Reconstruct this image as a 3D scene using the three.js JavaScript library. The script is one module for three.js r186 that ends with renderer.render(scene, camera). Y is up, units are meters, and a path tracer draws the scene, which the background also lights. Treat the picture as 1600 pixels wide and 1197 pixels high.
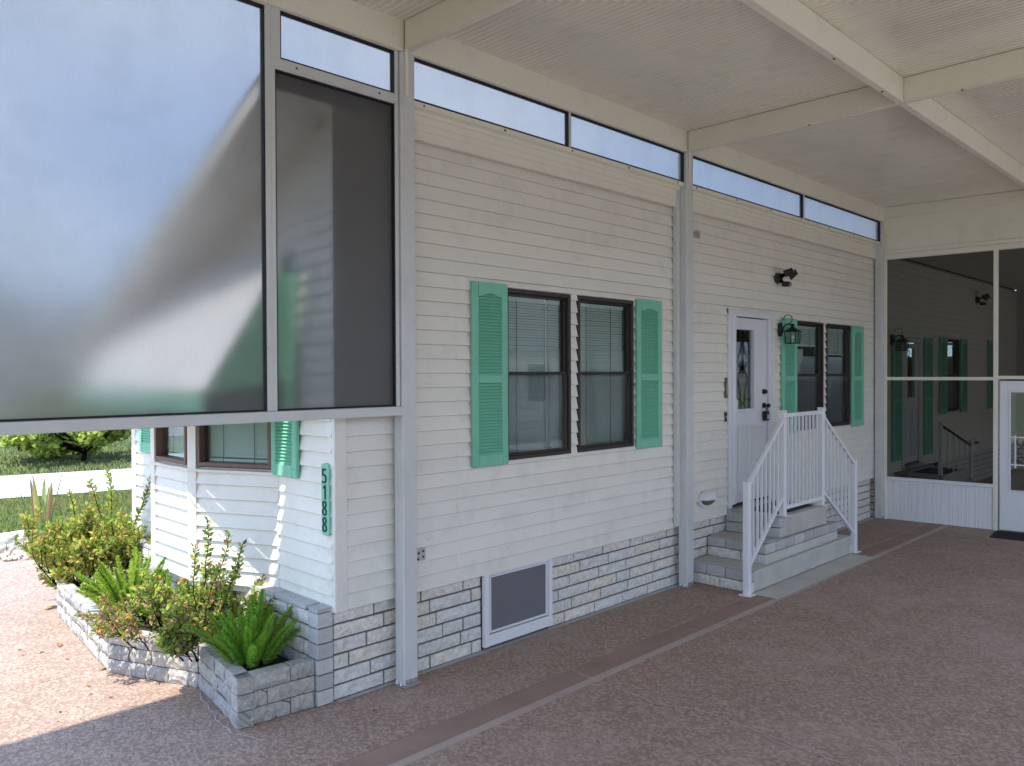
import * as THREE from 'three';
import { FontLoader } from 'three/addons/loaders/FontLoader.js';
import { TextGeometry } from 'three/addons/geometries/TextGeometry.js';

// ------------------------------------------------------------------ camera, sky, sun, exposure
const scene = new THREE.Scene();
const camera = new THREE.PerspectiveCamera(2 * Math.atan(598.5 / 1247) * 180 / Math.PI, 1600 / 1197, 0.05, 400);
{
  const yaw = 45.29 * Math.PI / 180, pitch = -0.67 * Math.PI / 180, roll = -0.24 * Math.PI / 180;
  camera.position.set(-3.259, 2.1, 4.249);
  const F = new THREE.Vector3(Math.sin(yaw) * Math.cos(pitch), Math.sin(pitch), -Math.cos(yaw) * Math.cos(pitch));
  const r = new THREE.Vector3().crossVectors(F, new THREE.Vector3(0, 1, 0)).normalize();
  const u = new THREE.Vector3().crossVectors(r, F);
  const R = r.clone().multiplyScalar(Math.cos(roll)).addScaledVector(u, Math.sin(roll));
  camera.up.crossVectors(R, F);
  camera.lookAt(camera.position.clone().add(F));
}
const EXPOSURE = 3.3, SKY = 0.87;
const SUN_DIR = new THREE.Vector3(-0.47, 1, 0.205).normalize();
const sun = new THREE.DirectionalLight(new THREE.Color(1, 0.93, 0.82), 2.3);
sun.name = 'sun'; sun.position.copy(SUN_DIR).multiplyScalar(60); sun.castShadow = true; sun.shadow.radius = 1;
Object.assign(sun.shadow.camera, { left: -25, right: 25, top: 25, bottom: -25, near: 1, far: 150 });
sun.shadow.mapSize.set(4096, 4096);
scene.add(sun, sun.target);
const renderer = new THREE.WebGLRenderer({ antialias: true });
renderer.toneMapping = THREE.LinearToneMapping; renderer.toneMappingExposure = EXPOSURE;
renderer.shadowMap.enabled = true;

// ------------------------------------------------------------------ small tools
function mulberry(a) { return () => { a |= 0; a = a + 0x6D2B79F5 | 0; let t = Math.imul(a ^ a >>> 15, 1 | a); t = t + Math.imul(t ^ t >>> 7, 61 | t) ^ t; return ((t ^ t >>> 14) >>> 0) / 4294967296; }; }
let rnd = mulberry(11);
const rr = (a, b) => a + (b - a) * rnd(), V = (x, y, z) => new THREE.Vector3(x, y, z), clamp = (x, a, b) => Math.min(b, Math.max(a, x)), mix = (a, b, t) => a + (b - a) * t, sstep = (a, b, x) => { const t = clamp((x - a) / (b - a), 0, 1); return t * t * (3 - 2 * t); };
const LAT = new Float32Array(65536); { const q = mulberry(77); for (let i = 0; i < 65536; i++) LAT[i] = q(); }
function vn(x, y, per, seed) {                       // tileable value noise
  const xi = Math.floor(x), yi = Math.floor(y), fx = x - xi, fy = y - yi, u = fx * fx * (3 - 2 * fx), v = fy * fy * (3 - 2 * fy);
  const m = (k) => ((k % per) + per) % per, h = (i, j) => LAT[(Math.imul(m(i), 7919) + Math.imul(m(j), 104729) + Math.imul(seed, 1299709)) & 65535];
  return mix(mix(h(xi, yi), h(xi + 1, yi), u), mix(h(xi, yi + 1), h(xi + 1, yi + 1), u), v);
}
function fbm(x, y, per, oct, seed) { let s = 0, a = 0.5, n = 0; for (let o = 0; o < oct; o++) { s += a * vn(x, y, per, seed + o); n += a; x *= 2; y *= 2; per *= 2; a *= 0.55; } return s / n; }
function tex(n, f, srgb, repeatM) {                  // f(u, v) -> [r, g, b] in 0..1
  const d = new Uint8Array(n * n * 4);
  for (let j = 0; j < n; j++) for (let i = 0; i < n; i++) { const c = f(i / n, j / n), k = (j * n + i) * 4; d[k] = clamp(c[0], 0, 1) * 255; d[k + 1] = clamp(c[1], 0, 1) * 255; d[k + 2] = clamp(c[2], 0, 1) * 255; d[k + 3] = 255; }
  const t = new THREE.DataTexture(d, n, n); t.wrapS = t.wrapT = THREE.RepeatWrapping; t.magFilter = THREE.LinearFilter; t.minFilter = THREE.LinearMipmapLinearFilter; t.generateMipmaps = true;
  if (srgb) t.colorSpace = THREE.SRGBColorSpace;
  t.repeat.set(1 / repeatM, 1 / repeatM); t.needsUpdate = true; return t;
}
const toS = (c) => c <= 0.0031308 ? c * 12.92 : 1.055 * Math.pow(c, 1 / 2.4) - 0.055;
const S3 = (r, g, b) => [toS(r), toS(g), toS(b)];

// the sky: clear blue with soft thin cloud
{
  const W = 1024, H = 512, d = new Float32Array(W * H * 4);
  for (let j = 0; j < H; j++) for (let i = 0; i < W; i++) {
    const el = ((j + 0.5) / H - 0.5) * Math.PI, az = ((i + 0.5) / W - 0.5) * 2 * Math.PI, y = Math.sin(el), up = Math.max(0, y);
    const t = Math.pow(up, 0.5), k = (j * W + i) * 4;
    let c = [mix(0.64, 0.19, t), mix(0.78, 0.405, t), mix(0.98, 0.9, t)];
    const cx = Math.cos(az) * Math.cos(el) / (up + 0.25), cz = Math.sin(az) * Math.cos(el) / (up + 0.25);
    const n = fbm(cx * 1.6 + 40, cz * 1.6 + 40, 256, 5, 3), m = sstep(0.46, 0.78, n) * 0.5 * sstep(0.0, 0.12, up);
    c = [mix(c[0], 1.08, m), mix(c[1], 1.1, m), mix(c[2], 1.12, m)];
    const sd = Math.cos(el) * Math.cos(az) * SUN_DIR.x + y * SUN_DIR.y + Math.cos(el) * Math.sin(az) * SUN_DIR.z, au = 0.35 * Math.exp(-Math.acos(clamp(sd, -1, 1)) * 2.4); c = [c[0] + au, c[1] + au * 0.98, c[2] + au * 0.9];
    if (y < 0) c = [0.4, 0.4, 0.38];
    d[k] = c[0] * SKY; d[k + 1] = c[1] * SKY; d[k + 2] = c[2] * SKY; d[k + 3] = 1;
  }
  const t = new THREE.DataTexture(d, W, H, THREE.RGBAFormat, THREE.FloatType);
  t.mapping = THREE.EquirectangularReflectionMapping; t.magFilter = THREE.LinearFilter; t.needsUpdate = true;
  scene.background = t; scene.environment = t;
}

// ------------------------------------------------------------------ geometry collector
const ORIGIN = new Map();                            // group -> what is subtracted from world coordinates
const NUM = new Map();
function numbered(name) { const n = NUM.get(name) || 0; NUM.set(name, n + 1); return n ? name + '_' + String(n).padStart(3, '0') : name; }
class MB {
  constructor() { this.p = []; this.n = []; this.t = []; }
  v(P, N, uv) { this.p.push(P.x, P.y, P.z); this.n.push(N.x, N.y, N.z); if (uv) this.t.push(uv[0], uv[1]); else { const a = Math.abs(N.x), b = Math.abs(N.y), c = Math.abs(N.z); if (b >= a && b >= c) this.t.push(P.x, P.z); else if (a > c) this.t.push(P.z, P.y); else this.t.push(P.x, P.y); } }
  tri(a, b, c, na, nb, nc) { const N = na || V(0, 0, 0).crossVectors(b.clone().sub(a), c.clone().sub(a)).normalize(); this.v(a, N); this.v(b, nb || N); this.v(c, nc || N); return this; }
  quad(a, b, c, d) { const N = V(0, 0, 0).crossVectors(c.clone().sub(a), d.clone().sub(b)).normalize(); this.v(a, N); this.v(b, N); this.v(c, N); this.v(a, N); this.v(c, N); this.v(d, N); return this; }
  box(x0, x1, y0, y1, z0, z1) {
    const q = (i) => V(i & 1 ? x1 : x0, i & 2 ? y1 : y0, i & 4 ? z1 : z0);
    this.quad(q(4), q(5), q(7), q(6)); this.quad(q(1), q(0), q(2), q(3)); this.quad(q(5), q(1), q(3), q(7)); this.quad(q(0), q(4), q(6), q(2)); this.quad(q(6), q(7), q(3), q(2)); this.quad(q(0), q(1), q(5), q(4)); return this;
  }
  cbox(x0, x1, y0, y1, z0, z1, c = 0.004) {           // box with chamfered edges
    const C = [(x0 + x1) / 2, (y0 + y1) / 2, (z0 + z1) / 2], Hf = [(x1 - x0) / 2, (y1 - y0) / 2, (z1 - z0) / 2]; c = Math.min(c, ...Hf.map((h) => h * 0.49));
    const P = (sx, sy, sz, ax) => { const s = [sx, sy, sz], o = Hf.map((h, i) => C[i] + s[i] * (i === ax ? h : h - c)); return V(...o); };
    const quadO = (a, b, cc, d) => { const N = V(0, 0, 0).crossVectors(cc.clone().sub(a), d.clone().sub(b)), m = a.clone().add(cc).multiplyScalar(0.5).sub(V(...C)); N.dot(m) < 0 ? this.quad(d, cc, b, a) : this.quad(a, b, cc, d); };
    for (let ax = 0; ax < 3; ax++) for (const s of [-1, 1]) { const f = (a, b) => { const q = [0, 0, 0]; q[ax] = s; q[(ax + 1) % 3] = a; q[(ax + 2) % 3] = b; return P(...q, ax); }; quadO(f(-1, -1), f(1, -1), f(1, 1), f(-1, 1)); }
    for (let ax = 0; ax < 3; ax++) for (const a of [-1, 1]) for (const b of [-1, 1]) { const f = (s, w) => { const q = [0, 0, 0]; q[ax] = s; q[(ax + 1) % 3] = a; q[(ax + 2) % 3] = b; return P(...q, (ax + w) % 3); }; quadO(f(-1, 1), f(1, 1), f(1, 2), f(-1, 2)); }
    for (const a of [-1, 1]) for (const b of [-1, 1]) for (const d of [-1, 1]) { const A = P(a, b, d, 0), B = P(a, b, d, 1), D = P(a, b, d, 2), N = V(0, 0, 0).crossVectors(B.clone().sub(A), D.clone().sub(A)); N.dot(V(a, b, d)) < 0 ? this.tri(A, D, B) : this.tri(A, B, D); }
    return this;
  }
  prism(pts, f, a, b) {                                // convex or simple profile pts [[u, v]], f(u, v, s) -> point, from s = a to b
    const n = pts.length; let area = 0; for (let i = 0; i < n; i++) { const q = pts[(i + 1) % n]; area += pts[i][0] * q[1] - q[0] * pts[i][1]; }
    const o = V(0, 0, 0).crossVectors(f(1, 0, a).sub(f(0, 0, a)), f(0, 1, a).sub(f(0, 0, a))).dot(f(0, 0, b).sub(f(0, 0, a))) * area > 0;
    for (let i = 0; i < n; i++) { const p = pts[i], q = pts[(i + 1) % n]; o ? this.quad(f(...p, a), f(...q, a), f(...q, b), f(...p, b)) : this.quad(f(...p, b), f(...q, b), f(...q, a), f(...p, a)); }
    const tr = THREE.ShapeUtils.triangulateShape(pts.map((p) => new THREE.Vector2(...p)), []);
    for (const t of tr) { const A = t.map((i) => f(...pts[i], a)), B = t.map((i) => f(...pts[i], b)), ax = f(0, 0, b).sub(f(0, 0, a)); const N = V(0, 0, 0).crossVectors(B[1].clone().sub(B[0]), B[2].clone().sub(B[0])); if (N.dot(ax) > 0) { this.tri(...B); this.tri(A[2], A[1], A[0]); } else { this.tri(B[2], B[1], B[0]); this.tri(...A); } }
    return this;
  }
  geo(g, m) { const k = g.index ? g.toNonIndexed() : g; if (m) k.applyMatrix4(m); const p = k.attributes.position, n = k.attributes.normal, t = k.attributes.uv; for (let i = 0; i < p.count; i++) { this.p.push(p.getX(i), p.getY(i), p.getZ(i)); this.n.push(n.getX(i), n.getY(i), n.getZ(i)); this.t.push(t ? t.getX(i) : 0, t ? t.getY(i) : 0); } return this; }
  tube(pts, r, seg = 6, r2) {                          // smooth round tube along points, tapering from r to r2
    const n = pts.length, rings = [];
    for (let i = 0; i < n; i++) {
      const d = pts[Math.min(i + 1, n - 1)].clone().sub(pts[Math.max(i - 1, 0)]).normalize(), a = Math.abs(d.y) < 0.9 ? V(0, 1, 0) : V(1, 0, 0), u = V(0, 0, 0).crossVectors(d, a).normalize(), w = V(0, 0, 0).crossVectors(d, u), rad = r2 === undefined ? r : mix(r, r2, i / (n - 1));
      rings.push([...Array(seg)].map((_, k) => { const q = k / seg * 2 * Math.PI, N = u.clone().multiplyScalar(Math.cos(q)).addScaledVector(w, Math.sin(q)); return [pts[i].clone().addScaledVector(N, rad), N]; }));
    }
    for (let i = 0; i + 1 < n; i++) for (let k = 0; k < seg; k++) { const a = rings[i][k], b = rings[i][(k + 1) % seg], c = rings[i + 1][(k + 1) % seg], d = rings[i + 1][k]; this.tri(a[0], c[0], b[0], a[1], c[1], b[1]); this.tri(a[0], d[0], c[0], a[1], d[1], c[1]); }
    for (const [R, s] of [[rings[0], 1], [rings[n - 1], -1]]) for (let k = 1; k + 1 < seg; k++) s > 0 ? this.tri(R[0][0], R[k][0], R[k + 1][0]) : this.tri(R[0][0], R[k + 1][0], R[k][0]);
    return this;
  }
  geometry(o) {
    const g = new THREE.BufferGeometry(), p = new Float32Array(this.p); if (o) for (let i = 0; i < p.length; i += 3) { p[i] -= o.x; p[i + 1] -= o.y; p[i + 2] -= o.z; }
    g.setAttribute('position', new THREE.BufferAttribute(p, 3)); g.setAttribute('normal', new THREE.BufferAttribute(new Float32Array(this.n), 3)); g.setAttribute('uv', new THREE.BufferAttribute(new Float32Array(this.t), 2)); return g;
  }
  build(name, mat, parent) { const m = new THREE.Mesh(this.geometry(parent && ORIGIN.get(parent)), mat); m.name = parent ? name : numbered(name); m.castShadow = m.receiveShadow = true; (parent || scene).add(m); return m; }
}
const mb = () => new MB();
function tag(o, label, category, group) { o.userData.label = label; o.userData.category = category; if (group) o.userData.group = group; return o; }
function thing(name, label, category, at = [0, 0, 0], group, rotY = 0) {
  const g = new THREE.Group(); g.name = numbered(name); g.position.set(...at); g.rotation.y = rotY; ORIGIN.set(g, rotY ? V(0, 0, 0) : V(...at)); scene.add(g); return tag(g, label, category, group);
}
function part(name, parent, at, rotY) {              // a group part; with at: local axes of its own
  const g = new THREE.Group(); g.name = name; parent.add(g);
  if (at) { const o = ORIGIN.get(parent); g.position.set(at[0] - o.x, at[1] - o.y, at[2] - o.z); g.rotation.y = rotY || 0; ORIGIN.set(g, V(0, 0, 0)); } else ORIGIN.set(g, ORIGIN.get(parent));
  return g;
}
function structure(o, label) { o.userData.kind = 'structure'; if (label) o.userData.label = label; return o; }

// ------------------------------------------------------------------ materials
const std = (r, g, b, rough = 0.6, extra = {}) => new THREE.MeshStandardMaterial({ color: new THREE.Color().setRGB(r, g, b), roughness: rough, ...extra });
const phys = (r, g, b, rough, extra = {}) => new THREE.MeshPhysicalMaterial({ color: new THREE.Color().setRGB(r, g, b), roughness: rough, ...extra });
const grimeT = tex(512, (u, v) => { const n = fbm(u * 8, v * 8, 8, 6, 21), s = fbm(u * 64, v * 64, 64, 3, 5); const k = 1 - 0.07 * sstep(0.5, 0.8, n) - 0.1 * sstep(0.72, 0.85, s); return [k, k * 0.995, k * 0.985]; }, false, 1.3);
const grainT = tex(256, (u, v) => { const n = fbm(u * 12, v * 96, 12, 3, 9); return [n, n, n]; }, false, 0.35);
const filmT = tex(1024, (u, v) => { const a = vn(u * 170, v * 24, 170, 3), b = vn(u * 40, v * 300, 300, 8), d = fbm(u * 5, v * 5, 5, 4, 19), sp = vn(u * 300, v * 300, 300, 12); const k = 0.93 + 0.05 * a + 0.03 * b - 0.05 * sstep(0.5, 0.75, d) - (sp > 0.988 ? 0.12 : 0); return [k, k, k]; }, false, 1.1);
const paveT = tex(2048, (u, v) => {
  const big = fbm(u * 6, v * 6, 6, 4, 31), mid = fbm(u * 28, v * 28, 28, 3, 37), a = fbm(u * 330, v * 260, 330, 3, 41), b = fbm(u * 420 + 3, v * 420, 420, 2, 43), f = vn(u * 900, v * 900, 900, 5);
  const fleck = sstep(0.47, 0.6, a * 0.75 + b * 0.25), pit = sstep(0.62, 0.72, b), spark = f > 0.985 && a > 0.5 ? 1 : 0, grey = sstep(0.5, 0.68, big * 0.6 + mid * 0.4);
  let c = [mix(0.325, 0.465, fleck), mix(0.222, 0.338, fleck), mix(0.17, 0.262, fleck)];
  c = c.map((x, i) => mix(x, [0.41, 0.335, 0.28][i], grey * 0.28)); const dk = 1 - 0.25 * pit * (1 - fleck); const w = 0.9 + 0.14 * (mid - 0.5) + 0.14 * (big - 0.5) + 0.12 * (f - 0.5);
  return S3(...c.map((x) => x * dk * w + spark * 0.18));
}, true, 4.6);
const paveB = tex(1024, (u, v) => { const a = fbm(u * 115, v * 90, 115, 3, 41), b = fbm(u * 210 + 3, v * 210, 210, 2, 43), h = sstep(0.44, 0.62, a * 0.75 + b * 0.25) * 0.8 + b * 0.2; return [h, h, h]; }, false, 2.3);
const smoothT = tex(1024, (u, v) => { const n = fbm(u * 10, v * 10, 10, 6, 51), s = fbm(u * 150, v * 150, 150, 3, 53), f = vn(u * 500, v * 500, 500, 2); const k = 0.72 + 0.36 * n + 0.14 * (s - 0.5) + (f > 0.97 ? 0.12 : 0); return [k, k, k]; }, false, 2.1);
const blockT = tex(512, (u, v) => { const n = fbm(u * 16, v * 16, 16, 5, 61), f = vn(u * 200, v * 200, 200, 4), p = sstep(0.66, 0.8, fbm(u * 60, v * 60, 60, 2, 67)); const k = 0.88 + 0.4 * (n - 0.47) + 0.14 * (f - 0.5) - 0.3 * p; return [k, k * (0.985 + 0.03 * n), k * (0.95 + 0.06 * n)]; }, false, 0.45);
const blockB = tex(512, (u, v) => { const h = fbm(u * 14, v * 14, 14, 6, 71); return [h, h, h]; }, false, 0.45);
const lawnT = tex(1024, (u, v) => { const n = fbm(u * 9, v * 9, 9, 5, 81), s = fbm(u * 160, v * 160, 160, 3, 83); const k = 0.55 + 0.9 * (s - 0.2), d = sstep(0.5, 0.7, n); return S3(mix(0.075, 0.16, d) * k, mix(0.115, 0.15, d) * k, mix(0.026, 0.06, d) * k); }, true, 3.1);
const M = {
  siding: [0, 1, 2].map((i) => std(0.78 + 0.012 * i, 0.76 + 0.012 * i, 0.67 + 0.014 * i, 0.48, { map: grimeT, bumpMap: grainT, bumpScale: 0.0006 })),
  alu: std(0.81, 0.785, 0.665, 0.42, { map: grimeT }), post: std(0.62, 0.635, 0.615, 0.4, { map: grimeT }), pan: phys(0.80, 0.78, 0.67, 0.25, { map: grimeT, clearcoat: 1, clearcoatRoughness: 0.08 }),
  rail: phys(0.78, 0.79, 0.79, 0.35, {}), black: std(0.012, 0.012, 0.012, 0.6), bronze: std(0.028, 0.018, 0.013, 0.45), dark: std(0.02, 0.02, 0.022, 0.8),
  film: phys(0.40, 0.40, 0.395, 0.34, { map: filmT, transmission: 0.8, thickness: 0.002, ior: 1.22, specularIntensity: 0.25 }),
  clear: phys(0.86, 0.88, 0.9, 0.31, { transmission: 1, thickness: 0.002, ior: 1.2, specularIntensity: 0.2 }),
  glass: phys(0.84, 0.89, 0.87, 0.0, { transmission: 1, thickness: 0, ior: 1.5 }), mesh: phys(0.62, 0.62, 0.6, 0.2, { transmission: 1, thickness: 0, ior: 1.1, specularIntensity: 0.2 }),
  white: std(0.84, 0.84, 0.83, 0.4),
  halfScreen: phys(0.87, 0.87, 0.87, 0.2, { transmission: 1, thickness: 0, ior: 1.25, specularIntensity: 0.6 }),
  green: std(0.2, 0.56, 0.385, 0.5, { map: grimeT }), blind: std(0.82, 0.85, 0.82, 0.55), lace: std(0.75, 0.75, 0.72, 0.9), interior: std(0.5, 0.47, 0.42, 0.9),
  block: [[0.80, 0.77, 0.70], [0.84, 0.79, 0.70], [0.76, 0.74, 0.70], [0.82, 0.76, 0.65], [0.78, 0.765, 0.73]].map((c) => std(...c, 0.95, { map: blockT, bumpMap: blockB, bumpScale: 0.009 })),
  planter: [[0.46, 0.44, 0.41], [0.4, 0.39, 0.375], [0.5, 0.475, 0.43]].map((c) => std(...c, 0.95, { map: blockT, bumpMap: blockB, bumpScale: 0.012 })),
  mortar: std(0.13, 0.125, 0.115, 1, { map: smoothT }), concrete: std(0.56, 0.535, 0.475, 0.93, { map: smoothT, bumpMap: blockB, bumpScale: 0.002 }), cap: [0, 1, 2].map((i) => std(0.48 + 0.06 * i, 0.485 + 0.055 * i, 0.47 + 0.05 * i, 0.9, { map: smoothT })),
  pave: std(1, 1, 1, 0.82, { map: paveT, bumpMap: paveB, bumpScale: 0.0025 }), band: std(0.325, 0.218, 0.17, 0.8, { map: smoothT }), stripe: std(0.46, 0.365, 0.305, 0.8, { map: smoothT }),
  lawn: std(1, 1, 1, 1, { map: lawnT }), walk: std(0.5, 0.5, 0.48, 0.9, { map: smoothT }), road: std(0.3, 0.27, 0.26, 0.95, { map: smoothT }),
  soil: std(0.035, 0.024, 0.017, 1, { map: smoothT, bumpMap: blockB, bumpScale: 0.02 }), crack: std(0.5, 0.47, 0.45, 0.9), door: std(0.72, 0.73, 0.74, 0.35), brass: std(0.5, 0.34, 0.1, 0.35, { metalness: 0.9 }), steel: std(0.5, 0.5, 0.5, 0.35, { metalness: 0.8 }),
  shingle: std(0.1, 0.095, 0.09, 0.9, { map: smoothT }), rubber: std(0.02, 0.02, 0.022, 0.9), gutter: std(0.16, 0.15, 0.14, 0.6), soffit: std(0.82, 0.8, 0.74, 0.6),
};
const leaf = (r, g, b, tr = 0.35) => phys(r, g, b, 0.96, { transmission: tr, thickness: 0, side: THREE.DoubleSide, specularIntensity: 0.5 });

// ------------------------------------------------------------------ ground
const lawn = structure(mb().quad(V(-70, -0.03, 60), V(110, -0.03, 60), V(110, -0.03, -120), V(-70, -0.03, -120)).build('lawn', M.lawn), 'mown green lawn around the house');
{
  const patio = structure(thing('patio', 'speckled reddish brown coated concrete patio and carport floor', 'patio'));
  delete patio.userData.category;
  mb().box(-9.6, 16.9, -0.028, -0.02, -6.95, 9.4).build('joint_bed', M.mortar, patio);
  const rows = [[-6.95, -5.46], [-5.454, -3.1], [-3.094, -1.87], [-1.864, 0.56]];
  for (const [a, b] of rows) mb().cbox(-9.6, 16.9, -0.02, 0, a, b, 0.004).build('slab', M.pave, patio);
  mb().cbox(-9.6, 16.9, -0.02, -0.002, 0.564, 0.770, 0.004).build('border_band', M.band, patio);
  mb().cbox(-9.6, 16.9, -0.02, 0.001, 0.772, 0.836, 0.003).build('border_stripe', M.stripe, patio);
  mb().cbox(-9.6, 16.9, -0.02, 0, 0.838, 9.4, 0.004).build('slab', M.pave, patio);
  mb().quad(V(-0.44, 0.004, -0.11), V(9, 0.004, -0.085), V(9, 0.004, -0.15), V(-0.44, 0.004, -0.15)).build('grout_edge', M.cap[0], patio);
  // hairline cracks filled with pale grout
  const crack = (pts, w) => { const m = mb(); let k = 0; const P = []; for (let i = 0; i + 1 < pts.length; i++) for (let s = 0; s < 6; s++) { const t = s / 6; P.push([mix(pts[i][0], pts[i + 1][0], t) + rr(-0.012, 0.012), mix(pts[i][1], pts[i + 1][1], t) + rr(-0.006, 0.006)]); } for (let i = 0; i + 1 < P.length; i++) { const a = P[i], b = P[i + 1], dx = b[0] - a[0], dz = b[1] - a[1], l = Math.hypot(dx, dz), w0 = w * (0.5 + rnd()), nx = -dz / l * w0, nz = dx / l * w0; m.quad(V(a[0] - nx, 0.005, a[1] - nz), V(a[0] + nx, 0.005, a[1] + nz), V(b[0] + nx, 0.005, b[1] + nz), V(b[0] - nx, 0.005, b[1] - nz)); k++; } m.build('crack', M.crack, patio); };
  crack([[1.03, 0.59], [1.0, 0.78], [0.985, 0.97], [0.975, 1.14], [0.956, 1.34], [1.01, 1.47], [1.06, 1.56], [1.07, 1.78], [1.04, 2.02], [1.02, 2.31], [1.0, 2.45], [1.02, 3.2]], 0.0034);
  crack([[-1.2, -1.62], [-1.05, -1.2], [-0.98, -0.95], [-1.08, -0.55], [-1.12, -0.2], [-1.0, 0.1]], 0.0028);
  const walk = mb(), d = V(2.07, 0, 0.54).normalize(), L = (p, s) => V(p[0] + d.x * s, 0.0, p[1] + d.z * s);
  walk.quad(L([0.28, -11.66], -30), L([0.28, -11.66], 40), L([1.08, -15.24], 40), L([1.08, -15.24], -30));
  const wk = structure(walk.build('walkway', M.walk), 'pale concrete walkway across the lawn'); wk.position.y = -0.012;
  structure(mb().quad(V(-70, -0.02, -24.5), V(110, -0.02, -22), V(110, -0.02, -33), V(-70, -0.02, -35)).build('road', M.road), 'pale grey street beyond the lawn');
}

// ------------------------------------------------------------------ wall builders
// frame of a wall face from A to B (plan points [x, z]); outward is to the side that local z has when local x runs A -> B
function face(A, B) { const dx = B[0] - A[0], dz = B[1] - A[1], len = Math.hypot(dx, dz), ux = dx / len, uz = dz / len; return { len, rot: Math.atan2(-dz, dx), P: (s, y, o) => V(A[0] + ux * s - uz * o, y, A[1] + uz * s + ux * o), at: (s, y, o) => [A[0] + ux * s - uz * o, y, A[1] + uz * s + ux * o] }; }
// the rectangle minus holes [s0, s1, y0, y1], as rectangles, row by row
function cutRow(s0, s1, y0, y1, holes) {
  let out = [[s0, s1, y0, y1]];
  for (const h of holes) { const next = []; for (const r of out) { if (h[1] <= r[0] || h[0] >= r[1] || h[3] <= r[2] || h[2] >= r[3]) { next.push(r); continue; } if (h[0] > r[0] + 0.004) next.push([r[0], h[0], r[2], r[3]]); if (h[1] < r[1] - 0.004) next.push([h[1], r[1], r[2], r[3]]); const a = Math.max(h[0], r[0]), b = Math.min(h[1], r[1]); if (h[2] > r[2] + 0.004) next.push([a, b, r[2], h[2]]); if (h[3] < r[3] - 0.004) next.push([a, b, h[3], r[3]]); } out = next; }
  return out;
}
const COURSE = 0.1016;
let plankCount = 0;
function siding(parent, F, s0, s1, y0, y1, holes = [], topAt, joined, seams = []) {
  const all = joined ? mb() : null;
  for (let y = y0; y < y1 - 0.01; y += COURSE) {
    const yt = Math.min(y + COURSE, y1);
    const parts = cutRow(s0, s1, y, yt, holes);
    const cut = []; for (const r of parts) { let rs = [r]; for (const c of seams) if (rnd() < 0.4) rs = rs.flatMap((q) => c > q[0] + 0.3 && c < q[1] - 0.3 ? [[q[0], c + 0.012, q[2], q[3], 0], [c, q[1], q[2], q[3], 0.0012]] : [q]); cut.push(...rs); }
    for (const r of cut) {
      let [a, b, c, d, lift = 0] = r; if (topAt) { while (a < b && topAt(a) < d - 0.06) a += 0.02; if (b - a < 0.05) continue; }
      const k = (yy) => 0.021 * (1 - (yy - y) / COURSE), j = rr(-0.0008, 0.0008) + lift, m = joined ? all : mb();
      const lip = Math.abs(c - y) < 0.003;
      const prof = lip ? [[-0.012, c + 0.002], [k(c) + j - 0.004, c + 0.001], [k(c) + j, c + 0.0035], [k(c + 0.012) + j + 0.0004, c + 0.012], [k(d) + j * 0.3, d + 0.001], [-0.012, d + 0.001]] : [[-0.012, c], [k(c) + j, c], [k(d) + j * 0.3, d], [-0.012, d]];
      m.prism(prof, (o, yy, s) => F.P(s, yy, o), a, b);
      if (!joined) { m.build('siding_plank', M.siding[Math.floor(rnd() * 3)], parent); plankCount++; }
    }
  }
  if (joined) { const o = all.build('siding_planks_in_the_distance', M.siding[1], parent); o.userData.kind = 'stuff'; }
}
function sheathing(parent, F, s0, s1, y0, y1, holes, depth = 0.09, back = 0.0125, mat = M.interior, name = 'inner_wall') {
  const m = mb(), ys = [...new Set([y0, y1, ...holes.flatMap((h) => [h[2], h[3]])])].filter((y) => y >= y0 && y <= y1).sort((a, b) => a - b);
  for (let i = 0; i + 1 < ys.length; i++) for (const r of cutRow(s0, s1, ys[i], ys[i + 1], holes)) m.prism([[-back - depth, r[2]], [-back, r[2]], [-back, r[3]], [-back - depth, r[3]]], (o, y, s) => F.P(s, y, o), r[0], r[1]);
  return m.build(name, mat, parent);
}
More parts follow.
